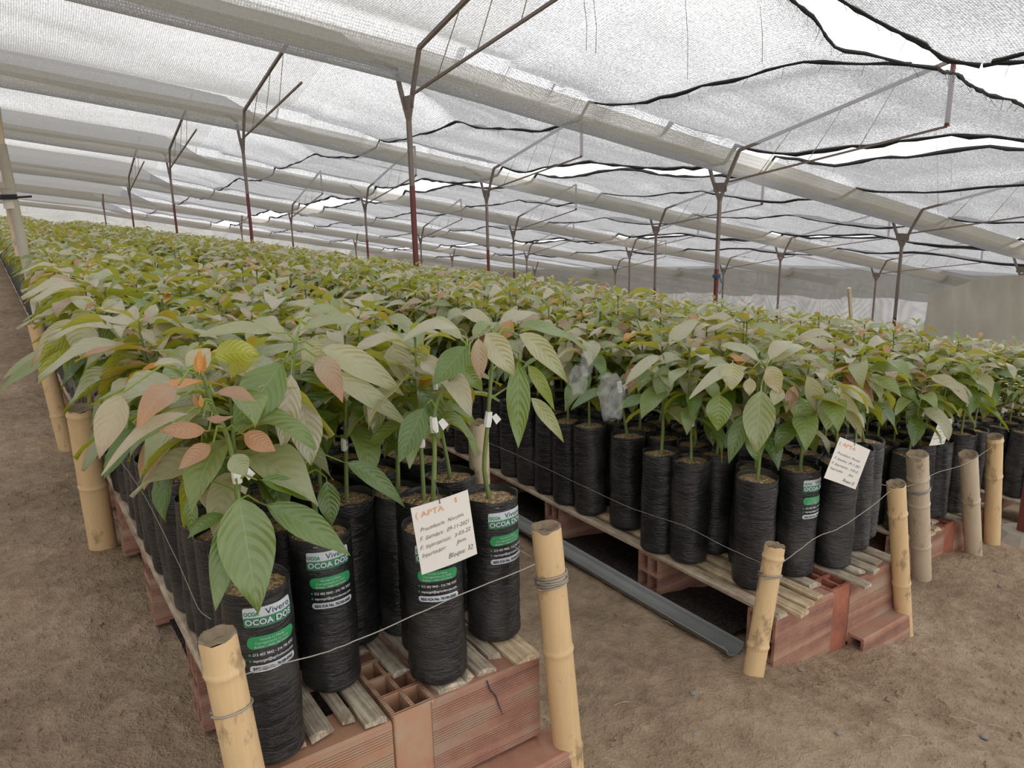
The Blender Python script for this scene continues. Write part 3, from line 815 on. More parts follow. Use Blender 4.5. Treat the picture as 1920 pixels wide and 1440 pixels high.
for i,(a,b,z,y0,y1) in enumerate(FARB[:3]):
    bench(a,b,z,y0,y1,'far plant bench hidden under seedling rows',[],[(a+.04+.16*j,.1,y0,S) for j in range(5)],detail=False,group='far plant benches')
# crack in the right front block of the first bench
mb=MB();cp=[(.88,fy-.0012,-.02),(.888,fy-.0012,-.05),(.905,fy-.0012,-.075),(.913,fy-.0012,-.105),(.925,fy-.0012,-.14)]
mb.tube([ (x,y,z) for x,y,z in cp],[.0016,.002,.0018,.0016,.0006],4)
o=mb.build('crack',INK,b1);o.location=-b1.location
# litter sheets, coloured near black to paint in the shade under the benches
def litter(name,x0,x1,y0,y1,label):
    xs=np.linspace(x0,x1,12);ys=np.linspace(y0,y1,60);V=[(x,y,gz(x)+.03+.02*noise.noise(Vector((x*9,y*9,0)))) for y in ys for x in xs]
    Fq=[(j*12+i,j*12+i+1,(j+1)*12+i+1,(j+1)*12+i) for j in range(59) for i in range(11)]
    o=link(name,qmesh(name,V,Fq,SHADESOIL),None,'stuff');tag(o,label,'litter')
litter('shade_darkened_litter',.34,1.02,1.6,9,'leaf litter with painted-in shade lying under the front left bench')
litter('shade_darkened_litter',1.96,2.72,1.6,9,'leaf litter with painted-in shade lying under the middle bench')

# ------------------------------------------------------------------ seedlings
# hero plants: leaves read from the photograph, each placed at its own depth
def hero(name_lab,soilpx,bz,y,stem,leaves,variant_i,label_th=None,bagi=0,extra=0,group=None,tape=None,bagz=None,xshift=0):
    sx,sy=proj((.378,y,bz+.39))[:2] if soilpx=='AISLE' else soilpx
    p=onz(sx,sy,bz+.39) if y is None else ony(sx,sy,y)
    loc=np.array([p[0]+xshift,p[1],bz if bagz is None else bagz])
    yy=loc[1]
    t=thing('potted_seedling',name_lab,'seedling',loc,group)
    b=link('bag',BAGM[bagi],t);link('soil',SOILM[bagi],t)
    if label_th is not None:
        phi=math.atan2(-loc[1],-loc[0]);add_print(b,bagi,phi+label_th)
    sp=[np.array([0,0,.37])]
    for e in stem:
        q=ony(e[0],e[1],yy+(e[2] if len(e)>2 else 0));sp.append(q-loc)
    link('stem',stem_mesh(sp,.0068,.0036),t)
    if tape:
        a=ony(tape[0],tape[1],yy)-loc;bq=ony(tape[2],tape[3],yy)-loc
        mb=MB();mb.tube([a,(a*2+bq)/3,(a+bq*2)/3,bq],[.0095,.0105,.0098,.009],8)
        m=(a+bq)/2;mb.add([m+np.array([.008,-.006,.006]),m+np.array([.020,-.008,-.016]),m+np.array([.034,-.01,-.004]),m+np.array([.020,-.008,.014])],[(0,1,2,3)])
        mb.build('graft_tape',TAPE,t)
    for L in leaves:
        bx,by,tx,ty,w,tint=L[:6];d0=L[6] if len(L)>6 else -.02;d1=L[7] if len(L)>7 else -.06
        mode=L[8] if len(L)>8 else 'c';sag=L[9] if len(L)>9 else .18;tipt=L[10] if len(L)>10 else None
        P0=ony(bx,by,yy+d0);P2=ony(tx,ty,yy+d1)
        dep=proj((P0+P2)/2)[2];W=w*dep/F
        ln=np.linalg.norm(P2-P0)
        P1=(P0+P2)/2+np.array([0,0,1])*ln*sag
        view=CAM-(P0+P2)/2;view/=np.linalg.norm(view)
        nh={'c':view+np.array([0,0,.25]),'u':np.array([0,-.25,1.0]),'m':view*.6+np.array([0,0,.9]),'b':-view+np.array([0,0,.3])}[mode]
        V,Fq,UV,T=leaf_geo(P0,P1,P2,W,nh,tint,12,6,.09,.16,.25,int(abs(bx*7+by))%997,tipt=tipt)
        # petiole joins the leaf to the stem
        me=qmesh('leaf',V-loc,Fq,LEAF,UV,T)
        o=link('leaf',me,t)
        # nearest stem point
        k=min(range(1,len(sp)),key=lambda i:np.linalg.norm(sp[i]-(P0-loc)))
        best=None
        for i in range(1,len(sp)):
            for f in np.linspace(0,1,8):
                q=sp[i-1]*(1-f)+sp[i]*f
                if q[2]<.5 and False: continue
                dd=np.linalg.norm(q-(P0-loc))+ (.0 if q[2]<=(P0-loc)[2]+.01 else .03)
                if best is None or dd<best[0]: best=(dd,q)
        q=best[1];e=P0-loc
        if .004<np.linalg.norm(q-e)<.16:
            mb=MB();mid=(q+e)/2+np.array([0,0,.25*np.linalg.norm(q-e)]);mb.tube([q,mid,e],[.0028,.0022,.002],5)
            mb.build('petiole',STEMB,o,True)
    if extra:
        v=VARS[variant_i];top=sp[-1]
        for i,(k,M) in enumerate(v['leaves'][-extra:]):
            o=link('leaf',LIB[k]['mesh'],t)
            M2=M.copy();tr=M2.translation
            dz=top[2]-(.37+v['hgt']);M2.translation=Vector((top[0]+tr.x*.3,top[1]+tr.y*.3,tr.z+dz));o.matrix_basis=M2
    return t,loc
occupied=[]
H=[]
H.append(hero('avocado seedling with bronze-pink young leaves and big green drooping leaf, front left corner',(478,1095),0,None,
 [(448,985),(446,930),(440,880),(425,815),(400,765),(385,715),(375,690)],
 [(446,918,484,1150,104,.36,-.05,-.12,'c',.10,.33),(436,950,404,1146,52,.20,-.02,-.08,'c',.05,.36),(440,965,424,1112,50,.14,0,-.04,'c',.05),
  (482,900,592,942,44,.20,-.03,-.06,'m',.18,.25),(486,942,657,1042,58,.22,-.04,-.10,'c',.12,.33),
  (433,850,462,893,42,.50,-.07,-.09,'c',.05),(392,808,294,808,34,.88,-.07,-.10,'c',.02,.84),(400,830,335,880,34,.86,-.06,-.1,'c',.06,.82),
  (452,812,517,847,40,.90,-.05,-.09,'c',.05),(381,782,437,780,20,.83,-.06,-.08,'m',-.25),(401,738,483,756,34,.84,-.05,-.09,'m',.25,.82),
  (335,722,256,803,50,.79,-.05,-.12,'c',.22,.93),(372,776,190,892,30,.72,-.05,-.14,'m',.30),(232,735,186,861,56,.70,.0,-.05,'c',.15,.76),
  (352,690,288,688,24,.66,0,-.04,'m',.3),(345,742,275,772,36,.48,.02,.0,'m',.2),(368,702,372,658,13,.98,-.02,-.02,'c',0),(378,706,384,662,12,.96,-.01,-.01,'c',0),(373,705,376,650,10,1.0,-.03,-.03,'c',0),
  (372,766,362,738,9,.9,-.03,-.03,'c',0),(378,768,376,738,9,.97,-.04,-.04,'c',0),(350,700,395,655,44,.64,.03,.06,'c',.1),
  (330,790,240,835,40,.28,.0,.0,'m',.15),(425,965,352,1010,26,.22,.03,.02,'c',.25),(355,925,362,1010,26,.25,.06,.05,'c',.1)],
 0,label_th=.30,bagi=0,tape=(446,905,441,872)))
H.append(hero('tall avocado seedling with olive-brown hanging leaves, second bag from front left corner',(600,1000),0,None,
 [(588,940,),(572,880),(553,800),(548,720),(552,660),(556,640)],
 [(536,672,437,812,82,.30,-.05,-.10,'c',.02),(547,690,530,846,50,.68,-.06,-.12,'c',.0,.55),(565,738,583,873,62,.67,-.05,-.10,'c',.0,.56),
  (592,668,643,756,46,.76,-.04,-.12,'c',.28,.88),(588,650,757,742,52,.60,-.02,-.06,'c',.15,.5),(600,690,768,802,40,.58,-.02,-.08,'c',.1,.48),
  (520,625,372,632,42,.52,0,-.04,'m',.15),(395,672,490,668,52,.45,-.02,-.05,'b',.2),(565,640,610,690,45,.62,.02,.0,'c',.1),
  (640,865,760,952,36,.16,-.05,-.12,'c',.22,.22),(612,895,622,986,42,.15,-.05,-.07,'c',.0),(560,622,690,606,40,.5,.0,.03,'m',.2),(540,640,470,600,38,.55,0,.05,'m',.2),
  (575,590,640,585,35,.5,.05,.05,'m',.2),(500,690,465,735,50,.66,-.03,-.07,'c',.1)],
 1,label_th=.22,bagi=1))
H.append(hero('avocado seedling bearing the hanging white card on the front left bench',(808,972),0,1.53,
 [(812,935),(815,850),(815,772),(838,722),(878,665)],
 [(800,757,748,868,50,.10,-.03,-.06,'c',.05),(832,756,892,796,22,.24,-.03,-.05,'c',.35),(880,645,812,722,52,.14,-.02,-.04,'c',.02),(872,622,754,640,36,.60,0,-.05,'m',.25),
  (860,690,905,735,34,.25,.02,.02,'c',.2),(850,690,830,740,26,.24,.04,.04,'c',.2),(800,790,796,825,22,.42,.01,.01,'c',0),(870,640,800,600,40,.55,.03,.06,'m',.2),(885,640,930,605,34,.45,.03,.08,'m',.2)],
 2,label_th=.12,bagi=2,tape=(815,810,812,782)))
H.append(hero('avocado seedling with long green hanging leaf, front right corner of the front left bench',(920,932),0,None,
 [(908,880),(914,800),(918,740),(925,660),(930,630)],
 [(905,620,964,706,50,.64,-.05,-.08,'c',.12,.62),(897,628,901,714,32,.76,-.06,-.09,'c',.0,.86),(972,662,972,840,46,.20,-.02,-.05,'c',.0,.33),(965,625,1064,718,40,.58,-.03,-.06,'c',.22,.5),
  (960,618,1100,658,44,.36,.0,.0,'m',.22,.4),(990,742,1057,830,28,.52,-.01,-.03,'c',.15),(900,650,880,722,42,.4,.0,.0,'c',.1),(985,680,1040,770,26,.42,.03,.03,'c',.15),
  (930,620,1010,590,36,.6,.04,.1,'m',.2),(925,610,860,590,36,.62,.03,.08,'m',.2),(940,640,960,600,30,.9,.02,.02,'c',.1)],
 3,label_th=.62,bagi=3,tape=(913,800,917,772)))
H.append(hero('slender seedling in the bag behind the white card, front left bench',(745,925),0,None,
 [(746,880),(742,800),(740,740),(735,680)],[(735,640,757,726,52,.63,-.03,-.06,'c',.1),(745,650,700,720,40,.4,0,0,'c',.1)],4,label_th=.75,bagi=4,extra=12))
H.append(hero('leaning twin-stemmed seedling in a bag with pale husk, behind the white card bag',(845,895),0,None,
 [(838,860),(826,800),(818,740),(812,690)],[],5,bagi=5,extra=12,tape=(815,730,812,700)))
H.append(hero('bent-stemmed seedling with peeled bag rim, rear of the front left bench gap',(792,862),0,None,[(786,840),(770,780),(768,700)],[],6,bagi=0,extra=12,tape=(770,735,768,715)))
H.append(hero('avocado seedling with large hanging olive leaf, front left corner of the middle bench',(1420,898),z2,None,
 [(1425,850),(1430,780),(1434,722),(1438,690)],
 [(1428,722,1418,850,60,.46,-.05,-.09,'c',.0,.50),(1374,676,1372,732,42,.60,-.06,-.08,'c',.05),(1436,684,1463,738,36,.68,-.06,-.08,'c',.1,.76),(1406,706,1405,742,24,.66,-.06,-.07,'c',0),(1464,724,1450,760,28,.60,-.07,-.08,'c',0),
  (1412,690,1292,748,34,.58,-.02,-.05,'m',.2),(1350,735,1346,808,48,.32,-.02,-.03,'c',.05),(1470,752,1534,806,44,.42,-.04,-.07,'c',.15),(1490,720,1478,770,24,.84,-.04,-.05,'c',0),
  (1400,770,1366,870,34,.14,0,0,'c',.1),(1412,795,1420,868,36,.2,-.0,-.02,'c',0),(1440,690,1520,660,34,.58,0,.05,'m',.25),(1430,680,1350,650,36,.55,0,.05,'m',.2),(1445,740,1450,790,30,.24,.02,.02,'c',0),(1440,680,1485,640,34,.64,.0,.04,'m',.2),(1380,690,1320,690,30,.5,.02,.03,'m',.2)],
 7,bagi=4))
H.append(hero('seedling in a bag with green printed label, front of the middle bench',(1500,880),z2,None,
 [(1505,830),(1508,780),(1510,740)],[(1505,780,1530,850,34,.16,-.02,-.03,'c',.05),(1510,700,1545,790,34,.6,-.03,-.05,'c',.1)],8,label_th=.95,bagi=5,extra=13,tape=(1508,775,1509,755)))
H.append(hero('seedling beside the second white card, front of the middle bench',(1572,868),z2,None,
 [(1568,800),(1565,740),(1562,700)],[(1560,725,1550,808,44,.45,-.03,-.05,'c',.0),(1572,730,1616,822,26,.62,-.04,-.07,'c',.1),(1572,726,1640,768,24,.58,-.03,-.05,'c',.15)],9,bagi=0,extra=12,tape=(1564,745,1562,722)))
H.append(hero('seedling at the front right corner of the middle bench, tall straight stem',(1622,828),z2,None,
 [(1614,790),(1617,720),(1620,690),(1622,660)],[],1,bagi=2,extra=14,tape=(1618,735,1619,712)))
H.append(hero('seedling with long green side leaf and dried tip, left edge of the middle bench',(1178,818),z2,None,
 [(1170,780),(1163,745),(1160,720)],[(1152,740,1070,770,26,.08,-.02,-.05,'m',.28),(1170,765,1198,745,12,.14,-.02,-.02,'c',.2),(1160,712,1120,712,20,.16,0,0,'m',.3)],2,bagi=3,tape=(1163,735,1161,716)))
H.append(hero('seedling with broad grey-green hanging leaf, left edge of the middle bench',(1240,850),z2,None,
 [(1243,800),(1245,740),(1246,690)],[(1248,680,1240,755,40,.42,-.04,-.06,'c',.0),(1242,665,1170,725,26,.6,-.03,-.06,'m',.15),(1250,655,1310,600,34,.6,0,.03,'m',.15)],3,bagi=1,extra=13))
H.append(hero('avocado seedling with drooping yellow-olive leaves overhanging the left aisle','AISLE',0,3.05,
 [(196,640),(190,600),(186,575)],
 [(158,598,152,672,54,.60,-.08,-.12,'c',.05,.58),(150,598,58,690,32,.66,-.02,-.05,'c',.25,.78),(150,605,72,682,34,.42,-.04,-.06,'b',.12),(140,625,72,720,40,.40,-.04,-.06,'b',.12),
  (140,640,0,716,26,.50,.1,.1,'m',.16),(150,650,-8,742,30,.44,.05,.05,'m',.18),(186,590,240,575,36,.62,.0,.03,'m',.3),(180,590,130,560,34,.6,.05,.12,'m',.3),(160,580,180,568,20,.92,-.02,-.02,'u',.1),(190,600,230,650,40,.3,-.03,-.05,'c',.1)],4,bagi=3,extra=10))
for t,l in H: occupied.append(l)

ORD=['front','second','third','fourth','fifth','sixth','seventh','eighth','ninth','tenth']
slots=[];rng=random.Random(11)
def fill(bi,x0,x1,z,ya,yb,small=False,ncol=5,mask=None):
    m=(x1-x0-2*.075)/(ncol-1)
    r=0;y=ya
    while y<yb:
        for c in range(ncol):
            x=x0+.075+m*c+rng.uniform(-.008,.008)
            if mask and mask(r,c): continue
            yy=y+rng.uniform(-.012,.012)
            if any(math.hypot(o[0]-x,o[1]-yy)<.112 for o in occupied): continue
            slots.append((bi,r,c,x,yy,z,small))
        r+=1;y+=.148
fill(0,.30,1.05,0,1.66,28,mask=lambda r,c:(r==0 and c==2))
fill(1,1.97,2.71,z2,1.56,28)
fill(2,3.36,4.10,z3,1.80,28)
fill(3,4.95,5.69,-.70,1.66,5.2,small=True)
fill(3,4.95,5.69,-.70,5.3,28)
for i,(a,b,z,y0,y1) in enumerate(FARB): fill(4+i,a,b,z,1.66,30)
vis=[];far=[]
for s in slots:
    bi,r,c,x,y,z,small=s
    q=proj((x,y,z+.6))
    if q[2]<.3: continue
    if not(-160<q[0]<2080) or q[1]>1700: continue
    # inner bags of far benches are mostly hidden; rank by distance, edge columns first
    vis.append((q[2]-(.25 if c in(0,) else 0),s))
vis.sort(key=lambda a:a[0])
NIND=300-len(H)
BN=['front left bench','middle bench','third bench','low right bench']
cnt={}
for i,(d,s) in enumerate(vis):
    bi,r,c,x,y,z,small=s
    if i>=NIND or bi>3: far.append((d,s));continue
    vi=rng.randrange(3 if small else 10)
    tilt=(rng.uniform(-.035,.035),rng.uniform(-.045,.045))
    side={0:'left edge',1:'second column',2:'middle column',3:'fourth column',4:'right edge'}[c]
    if small: lab='small seedling with white blossoms on the low right bench';grp='white-flowering seedlings'
    elif r<8 and bi<3:
        lab='avocado seedling, %s row from the front, %s of the %s'%(ORD[r+(0 if bi==2 else 1)],side,BN[bi]);grp='avocado seedlings on the '+BN[bi]
    else: lab='avocado seedling in black bag among the close rows of the %s'%BN[bi];grp='avocado seedlings on the '+BN[bi]
    t,b=place_plant((x,y,z),vi,rng.uniform(0,6.28),lab,grp,full=i<210,tilt=tilt,scale=rng.uniform(.95,1.05),small=small,ls=1.28 if (c==0 and bi==0) else 1.04)
# the rest of the rows, past the limit: one object of stuff per bench
def lowbag():
    V=[];Fq=[];n=8
    for z,q in ((0,.9),(.02,1),(.39,1),(.39,.0)):
        for k in range(n): V.append((BR*q*math.cos(k*2*PI/n),BR*q*math.sin(k*2*PI/n),z))
    for i in range(3):
        for k in range(n): Fq.append((i*n+k,i*n+(k+1)%n,(i+1)*n+(k+1)%n,(i+1)*n+k))
    mi=[0]*16+[1]*8
    V=V+[(.006*a,.006*b,z) for z in (.38,.66) for a,b in ((1,0),(0,1),(-1,0),(0,-1))]
    o=32
    for k in range(4): Fq.append((o+k,o+(k+1)%4,o+4+(k+1)%4,o+4+k));mi.append(2)
    return np.array(V),np.array(Fq),mi
LBV,LBF,LBM=lowbag()
bybench={}
for d,s in far: bybench.setdefault(s[0],[]).append((d,s))
for bi,lst in bybench.items():
    Vs=[];Fs=[];Us=[];Ts=[];Ms=[];o=0
    for d,s in lst:
        _,r,c,x,y,z,small=s
        v=VARS[rng.randrange(10)]
        if d>17 and rng.random()<.35: continue
        V,Fq,UV,T=v['lo'] if d<7.5 else v['far']
        a=rng.uniform(0,6.28);k=rng.uniform(.92,1.08) if d<17 else rng.uniform(1.05,1.2)
        m=np.array([[math.cos(a),-math.sin(a),0],[math.sin(a),math.cos(a),0],[0,0,1]])
        W=V.copy();W[:,:2]*=k;W=W@m.T+np.array([x,y,z+rng.uniform(-.035,.04)])
        Vs.append(W);Fs.append(Fq+o);Us.append(UV);Ts.append(T);Ms.append(np.zeros(len(Fq),np.int32));o+=len(V)
        if c==0 or d<6 or bi<3 and c==4:
            Vs.append(LBV+np.array([x,y,z]));Fs.append(LBF+o);Us.append(np.zeros((len(LBV),2)));Ts.append(np.zeros(len(LBV)));Ms.append(np.array(LBM)+1);o+=len(LBV)
    me=qmesh('seedling_rows',np.concatenate(Vs),np.concatenate(Fs),[LEAF,BAG,SOIL,STEM],np.concatenate(Us),np.concatenate(Ts),mi=np.concatenate(Ms))
    ob=link('seedling_rows',me,None,'stuff')
    tag(ob,'distant rows of avocado seedlings continuing along the '+(BN[bi] if bi<4 else '%s bench beyond the low right bench'%ORD[min(9,bi-3)]),'seedlings')

# ------------------------------------------------------------------ bamboo posts
def bamboo(base,top,r,label,nodes,mat=BAMBOO,ring=None,seed=0,wirez=None):
    base=np.array(base,float);top=np.array(top,float);H_=np.linalg.norm(top-base)
    t=thing('bamboo_post',label,'post',base)
    ax=(top-base)/H_
    rs=random.Random(seed);zs=sorted(set(list(np.linspace(-.08,H_,26))+[n+o for n in nodes for o in (-.012,-.005,0,.005,.012)]))
    seg=18;V=[];rows=0
    a=np.cross(ax,[0,1,0]);a/=np.linalg.norm(a);b=np.cross(ax,a)
    def R(z,k):
        q=r*(1+.04*math.sin(z*3+seed))
        for n in nodes:
            d=abs(z-n);
            if d<.011: q+=.0035*(1-d/.011)
        return q*(1+.012*math.sin(k*.7+seed))
    for z in zs:
        for k in range(seg):
            th=2*PI*k/seg;zz=z+(rs.uniform(-.004,.004) if z==zs[-1] else 0);V.append(ax*zz+(a*math.cos(th)+b*math.sin(th))*R(z,k))
    n0=len(zs);Fq=[(i*seg+k,i*seg+(k+1)%seg,(i+1)*seg+(k+1)%seg,(i+1)*seg+k) for i in range(n0-1) for k in range(seg)]
    link('culm',qmesh('culm',V,Fq,mat),t)
    V=[];rr=[(H_,1.0),(H_+.002,.9),(H_-.001,.75),(H_-.008,.55),(H_-.006,.02)]
    for z,q in rr:
        for k in range(seg):
            th=2*PI*k/seg;V.append(ax*(z+rs.uniform(-.003,.003))+(a*math.cos(th)+b*math.sin(th))*R(H_,k)*q)
    Fq=[(i*seg+k,i*seg+(k+1)%seg,(i+1)*seg+(k+1)%seg,(i+1)*seg+k) for i in range(len(rr)-1) for k in range(seg)]
    link('cut_end',qmesh('cut_end',V,Fq,BAMPITH),t)
    if wirez:
        for z,nt in wirez:
            mb=MB();pts=[]
            for i in range(int(14*nt)+1):
                th=2*PI*i/14;zz=z+.004*math.sin(i*.5)+(i/14)*.007-nt*.0035+.006*math.sin(th);pts.append(ax*zz+(a*math.cos(th)+b*math.sin(th))*(r*1.07+.001))
            mb.tube(pts,.0022,5);mb.build('wire_wrap',WIRE,t,True)
    return t
def gp(x,y): return (x,y,gz(x))
def post(bx,by,r,toppx,label,nodes,**k):
    top=ony(toppx[0],toppx[1],by);return bamboo((bx,by,gz(bx)-.0),top,r,label,nodes,**k)
post(.285,1.30,.033,(407,1192),'pale bamboo post at the front left corner, nearest to the camera',[.05,.62],seed=1,wirez=[(.54,1)])
post(1.105,1.40,.038,(1024,988),'golden bamboo post with thick wire wrap at the front right of the first bench',[.09,.40],seed=2,wirez=[(.60,3.2),(.615,1.5)])
post(1.872,1.405,.033,(1453,1022),'dark-stained bamboo post at the middle bench front left corner',[.10,.40],seed=3,wirez=[(.34,2)])
post(2.735,1.37,.032,(1680,906),'clean golden bamboo post at the middle bench front right corner',[.25,.56],seed=4)
post(3.33,1.62,.043,(1720,852),'grey weathered bamboo post, left of the three on the right',[.17,.39,.52],mat=BAMBOOG,seed=5,wirez=[(.46,2.5)])
post(3.86,1.64,.040,(1815,852),'grey weathered bamboo post, middle of the three on the right',[.33],mat=BAMBOOG,seed=6)
post(4.10,1.66,.037,(1865,818),'tan bamboo post with a joint near the rim, right of the three',[.40,.60],seed=7)
bamboo((.235,3.5,-.26),ony(150,765,3.4),.052,'thick bamboo post standing on the left aisle edge of the first bench',[.30,.62],seed=8)
bamboo((.24,5.2,-.26),(.19,5.2,.50),.045,'second bamboo post back along the left aisle, under the leaves',[.2,.5],seed=9)
q=onx(896,792,1.10);bamboo((1.10,q[1],gz(1.1)),(1.10,q[1],q[2]),.030,'short brown bamboo post in the gap behind the first bench',[.3,.66],mat=BAMBOOG,seed=10)
for k_,(xx,yy_,lb) in enumerate(((1.12,5.4,'bamboo stake further down the narrow aisle between the first two benches'),(1.9,4.6,'bamboo stake beside the left edge of the middle bench, further back'))):
    bamboo((xx,yy_,gz(xx)),(xx,yy_,gz(xx)+.72),.03,lb,[.3,.6],mat=BAMBOOG,seed=20+k_)
# wires
def wire(px,plane,val,label,r=.0016):
    P=[(ony(a,b,val) if plane=='y' else onx(a,b,val)) for a,b in px]
    Q=[]
    for i in range(len(P)-1):
        a=P[max(0,i-1)];b=P[i];c=P[i+1];d=P[min(len(P)-1,i+2)]
        for t in (0,.2,.4,.6,.8):
            Q.append(.5*((2*b)+(-a+c)*t+(2*a-5*b+4*c-d)*t*t+(-a+3*b-3*c+d)*t**3)+np.array([0,0,R_.uniform(-.001,.001)]))
    Q.append(P[-1]);mb=MB();mb.tube(Q,r,5);tag(mb.build('fence_wire',WIRE,smooth=True),label,'wire')
wire([(428,1275),(500,1252),(600,1226),(680,1196),(780,1152),(870,1112),(985,1066),(1003,1058)],'y',1.34,'bare wire strung across the front left bench between two bamboo posts',.0014)
wire([(395,1160),(372,1140),(340,1068),(300,985),(262,915),(215,850)],'x',.262,'thin wire running back along the left aisle from the front bamboo post',.0011)
wire([(1438,1060),(1370,1030),(1280,985),(1190,955),(1090,910),(980,858),(880,815),(800,780)],'x',1.925,'thin wire along the left edge of the middle bench',.0011)
wire([(1458,1062),(1500,1030),(1535,1005),(1570,992),(1620,960),(1670,920)],'y',1.345,'bare wire across the front of the middle bench',.0013)
wire([(1560,900),(1640,907),(1700,912),(1760,885),(1810,870),(1860,838)],'y',1.60,'bare wire linking the three bamboo posts on the right',.0013)
wire([(1008,1050),(985,1038),(965,1025)],'y',1.42,'short twisted wire end beside the wrapped bamboo post',.0014)

# ------------------------------------------------------------------ half pipe in the aisle
def half_pipe():
    P=[(1.895,1.50),(1.888,2.0),(1.90,3.0),(1.91,4.2),(1.91,5.6)];V=[];n=9
    for i,(x,y) in enumerate(P):
        for j in range(n):
            a=PI*j/(n-1)
            V.append((x+.045*math.cos(a),y,gz(x)+.045-.034*math.sin(a)))
    for i,(x,y) in enumerate(P):
        for j in range(n):
            a=PI*j/(n-1)
            V.append((x+.041*math.cos(a),y,gz(x)+.045-.030*math.sin(a)))
    m=len(P);Fq=[]
    for i in range(m-1):
        for j in range(n-1): Fq.append((i*n+j,i*n+j+1,(i+1)*n+j+1,(i+1)*n+j));Fq.append((m*n+i*n+j,m*n+(i+1)*n+j,m*n+(i+1)*n+j+1,m*n+i*n+j+1))
    for j in range(n-1): Fq.append((j,j+1,m*n+j+1,m*n+j))
    for i in range(m-1):
        for j in (0,n-1): Fq.append((i*n+j,(i+1)*n+j,m*n+(i+1)*n+j,m*n+i*n+j))
    tag(link('half_pipe',qmesh('half_pipe',V,Fq,PVC)),'grey plastic half pipe lying along the foot of the middle bench','pipe')
half_pipe()

# ------------------------------------------------------------------ hanging cards
def card(TL,TR,BL,y,label,lines,hole,stem_top,tw):
    a=ony(*TL,y[0]);b=ony(*TR,y[1]);c=ony(*BL,y[2])
    u=b-a;v=a-c;W=np.linalg.norm(u);Hh=np.linalg.norm(v);ux=u/W
    vy=v/Hh;n=np.cross(ux,vy);n/=np.linalg.norm(n)
    if n.dot(CAM-a)<0: n=-n
    t=thing('hanging_card',label,'card',c)
    mb=MB();N=8;V=[]
    bend=lambda s,q:.004*math.sin(s*PI)*1.0
    P=lambda s,q,l=0:(c-c)+u*s+v*q+n*(bend(s,q)+l)
    for i in range(N+1):
        for j in range(2): V.append(P(i/N,j))
    for i in range(N+1):
        for j in range(2): V.append(P(i/N,j,-.0008))
    o=(N+1)*2;Fs=[(i*2,i*2+2,i*2+3,i*2+1) for i in range(N)]+[(o+i*2,o+i*2+1,o+i*2+3,o+i*2+2) for i in range(N)]+[(i*2,o+i*2,o+i*2+2,i*2+2) for i in range(N)]+[(i*2+1,i*2+3,o+i*2+3,o+i*2+1) for i in range(N)]+[(0,1,o+1,o),(N*2,o+N*2,o+N*2+1,N*2+1)]
    mb.add(V,Fs);mb.build('paper',PAPER,t)
    mbs=[MB(),MB()]
    for txt,s,q,size,wd,mi,rot in lines:
        vs,fs=text_mesh(txt,size,.35 if mi==0 else 0,'LEFT',-.0001 if mi==0 else 0)
        xs=[p[0] for p in vs];k=wd*W/(max(xs)-min(xs));out=[]
        for x,yv,_ in vs:
            X=(x-min(xs))*k;Y=yv*Hh/ .145
            ss=s+X/W;qq=q+Y/Hh+rot*X/W+.004*math.sin(X*260);out.append(P(ss,qq,.0012))
        mbs[mi].add(out,fs)
    mbs[0].build('handwriting',INK,t);mbs[1].build('crayon_heading',OINK,t)
    h=u*hole+v*.95;st=ony(*stem_top,y[0]+.03)-c
    mb=MB();mb.tube([h-n*.006,h+n*.006,h+n*.004+np.array([0,0,.012]),st],.0013,5);mb.build('tie_wire',INK,t)
LN=[('( APTA',.05,.83,.017,.48,1,0),('1',.74,.88,.016,.03,1,0),('Procedencia:  Norcasia',.09,.62,.012,.76,0,.04),('F. Siembra:  09-11-2021',.06,.49,.012,.88,0,.03),('F. Injertación:  3-03-22',.04,.36,.012,.90,0,.04),('Injertador:       Jhon',.05,.24,.012,.78,0,.05),('Bloque: 32',.48,.10,.015,.46,0,.03)]
card((770,953),(877,918),(791,1078),(1.435,1.435,1.425),'square white handwritten card hanging before the front left bench bags',LN,.47,(815,900),0)
LN2=[l if l[0]!='Bloque: 32' else ('Bloque: 32',.50,.07,.015,.42,0,0) for l in LN]
LN2=[LN2[0],*[(a,b,c,d,e*.92,f,0) for a,b,c,d,e,f,g in LN2[2:]]]
card((1575,819),(1632,844),(1545,896),(1.44,1.44,1.43),'white handwritten card tilted right, before the middle bench bags',LN2,.45,(1606,800),0)
card((1762,786),(1789,784),(1742,836),(1.74,1.76,1.72),'small beige handwritten card hanging before the third bench bags',LN2,.5,(1775,770),0)

# ------------------------------------------------------------------ clear plastic bags, poles, debris
def clear_bag(px,y,w,h,label,seed,ax=0):
    r=random.Random(seed);c=ony(px[0],px[1],y);V=[];n=12;m=8
    for i in range(m+1):
        q=i/m
        for k in range(n):
            th=2*PI*k/n;rr=w/2*(.35+.65*math.sin(PI*min(1,q*.8+.08)))*(1+r.uniform(-.22,.22));V.append((rr*math.cos(th)+ax*q,rr*.45*math.sin(th),h*(.5-q)+r.uniform(-.006,.006)))
    Fq=[(i*n+k,i*n+(k+1)%n,(i+1)*n+(k+1)%n,(i+1)*n+k) for i in range(m) for k in range(n)]
    o=link('plastic_bag',qmesh('plastic_bag',V,Fq,CLEAR));o.location=c;tag(o,label,'bag')
clear_bag((1142,745),1.75,.10,.15,'square clear plastic bag over a stem above the middle bench',1,.02)
clear_bag((1085,712),1.95,.075,.10,'crumpled clear plastic bag left of the larger one, narrow aisle side',2)
clear_bag((1100,680),2.2,.06,.10,'small clear plastic bag highest of the three by the narrow aisle',3)
q=ony(150,722,3.3)
clear_bag((152,722),3.32,.12,.09,'crumpled clear plastic caught on the left bench bags beside the aisle',4,.04)
